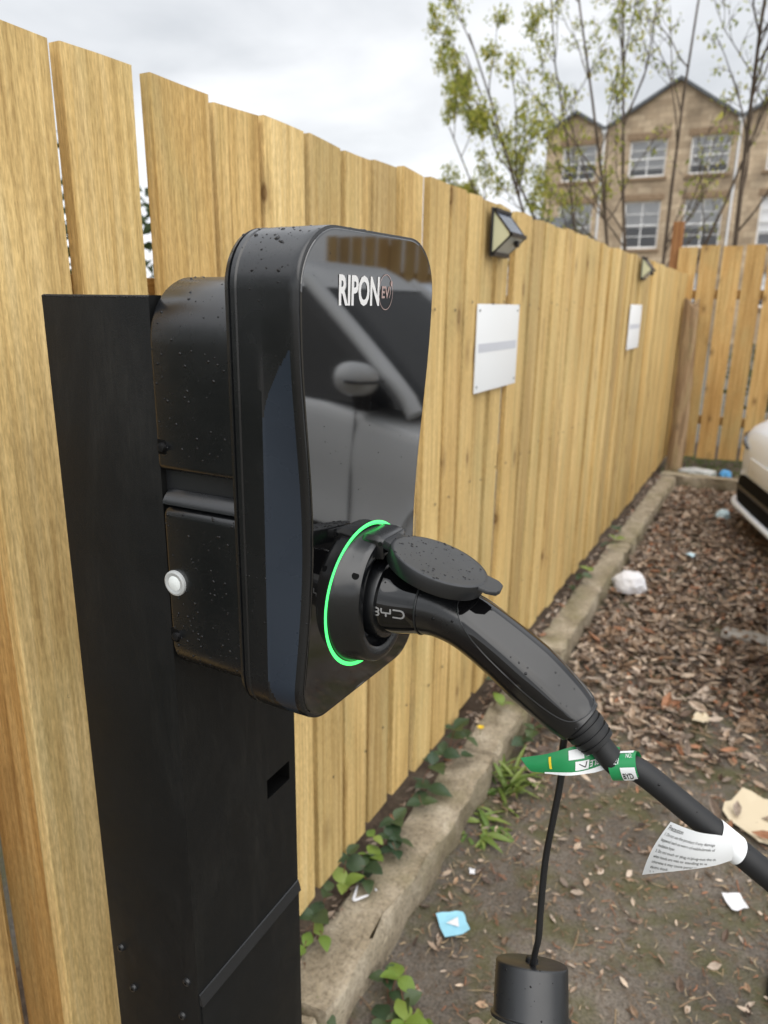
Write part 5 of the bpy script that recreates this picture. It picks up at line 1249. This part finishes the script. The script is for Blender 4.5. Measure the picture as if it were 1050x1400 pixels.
xe0, xe1 = bx_(X0b), bx_(X1b); zt_ = bz_(7.06); yb_ = BYp+10
mb.add([(xe0,BYp,0),(xe0,yb_,0),(xe0,yb_,zt_),(xe0,BYp,zt_),(xe1,BYp,0),(xe1,yb_,0),(xe1,yb_,zt_),(xe1,BYp,zt_)], [(0,1,2,3),(4,7,6,5),(1,5,6,2)])
part('wall', mb, M['stone'], bld, recalc=False)
for k in range(-1, 5):                                  # each gable its own roof
    if k == -1: L_, Rg, A = (X0b-.12, 7.0), (v0, 7.06), (-5.86, 7.62)
    else: L_, Rg, A = (v0+per*k, 7.06), (v0+per*(k+1), 7.06), (v0+per*(k+.54), 8.26)
    mb = MB(); th_ = .16
    for P,Q in ((L_,A),(A,Rg)):
        p3 = [(bx_(P[0]),BYp-.25,bz_(P[1])),(bx_(Q[0]),BYp-.25,bz_(Q[1])),(bx_(Q[0]),yb_,bz_(Q[1])),(bx_(P[0]),yb_,bz_(P[1]))]
        mb.add(p3+[(a,b_,c+th_) for a,b_,c in p3], [(0,1,2,3),(7,6,5,4),(0,4,5,1),(1,5,6,2),(2,6,7,3),(3,7,4,0)])
    part('roof', mb, M['slate'], bld)
    if k >= 0: 
        mb = MB(); xp = bx_(v0+per*k); mb.tube([(xp,BYp-.09,bz_(6.98)),(xp,BYp-.09,.1)], .055, 10); mb.box(xp-.12, xp+.12, BYp-.2, BYp-.01, bz_(6.98), bz_(6.98)+.2); part('downpipe', mb, M['pipe'], bld, smooth=40)
rgw = np.random.default_rng(3)
for (a,b_,c,d) in wins:
    x0,x1,z0,z1 = bx_(a),bx_(b_),bz_(c),bz_(d); yy = BYp+.14; w_ = x1-x0; hh = z1-z0
    mb = MB(); f_ = .09
    mb.box(x0,x0+f_,yy,yy+.08,z0,z1); mb.box(x1-f_,x1,yy,yy+.08,z0,z1); mb.box(x0+f_,x1-f_,yy+.002,yy+.078,z1-f_,z1); mb.box(x0+f_,x1-f_,yy+.002,yy+.078,z0,z0+f_+.02)
    mb.box(x0+f_,x1-f_,yy-.01,yy+.07,z0+hh*.5-.035,z0+hh*.5+.035); mb.box(x0+w_/2-.025,x0+w_/2+.025,yy+.01,yy+.065,z0+f_,z1-f_)
    for q in (.27,.74): mb.box(x0+f_,x1-f_,yy+.013,yy+.062,z0+hh*q-.018,z0+hh*q+.018)
    fr = part('window_frame', mb, M['white_paint'], bld)
    zz = [z0+f_, z0+hh*.5, z1-f_]
    for xa, xb in ((x0+f_,x0+w_/2),(x0+w_/2,x1-f_)):
        for za, zb2 in zip(zz[:-1],zz[1:]):
            mb = MB(); mb.add([(xa,yy+.045,za),(xb,yy+.045,za),(xb,yy+.045,zb2),(xa,yy+.045,zb2)],[(0,1,2,3)]); part('pane', mb, M['pane'], fr)
    q = rgw.uniform(.5,1.0)
    mb = MB(); mb.add([(x0,BYp+.32,z0),(x1,BYp+.32,z0),(x1,BYp+.32,z1),(x0,BYp+.32,z1)],[(0,1,2,3)]); part('room_back', mb, M['room'], fr)
    mb = MB(); zb3 = z1-(z1-z0)*q; mb.add([(x0,yy+.13,zb3),(x1,yy+.13,zb3),(x1,yy+.13,z1),(x0,yy+.13,z1)],[(0,1,2,3)]); part('blind', mb, M['blind'], fr)
    mb = MB(); mb.box(x0-.12,x1+.12,BYp-.09,BYp+.16,z0-.16,z0-.002); part('sill', mb, M['stone_trim'], bld, bevel=.01)
    mb = MB(); mb.box(x0-.15,x1+.15,BYp-.012,BYp+.13,z1+.002,z1+.32); part('lintel', mb, M['stone_trim'], bld, bevel=.01)
# low far roof behind the fence
hs = root('small_house', (-10.6,39,0), 'far low house whose grey roof just shows above the fence top', 'house')
M['render'] = mat('pale_render', (.45,.42,.38), .9)
mb = MB(); mb.box(-12.2,-9.6,37,43,0,5.2); part('wall', mb, M['render'], hs)
mb = MB(); mb.loft([[(-12.5,36.8,5.15),(-9.3,36.8,5.15),(-9.3,40,6.1),(-12.5,40,6.1)],[(-12.5,43.2,5.15),(-9.3,43.2,5.15),(-9.3,40.05,6.1),(-12.5,40.05,6.1)]]); part('roof', mb, M['slate'], hs)
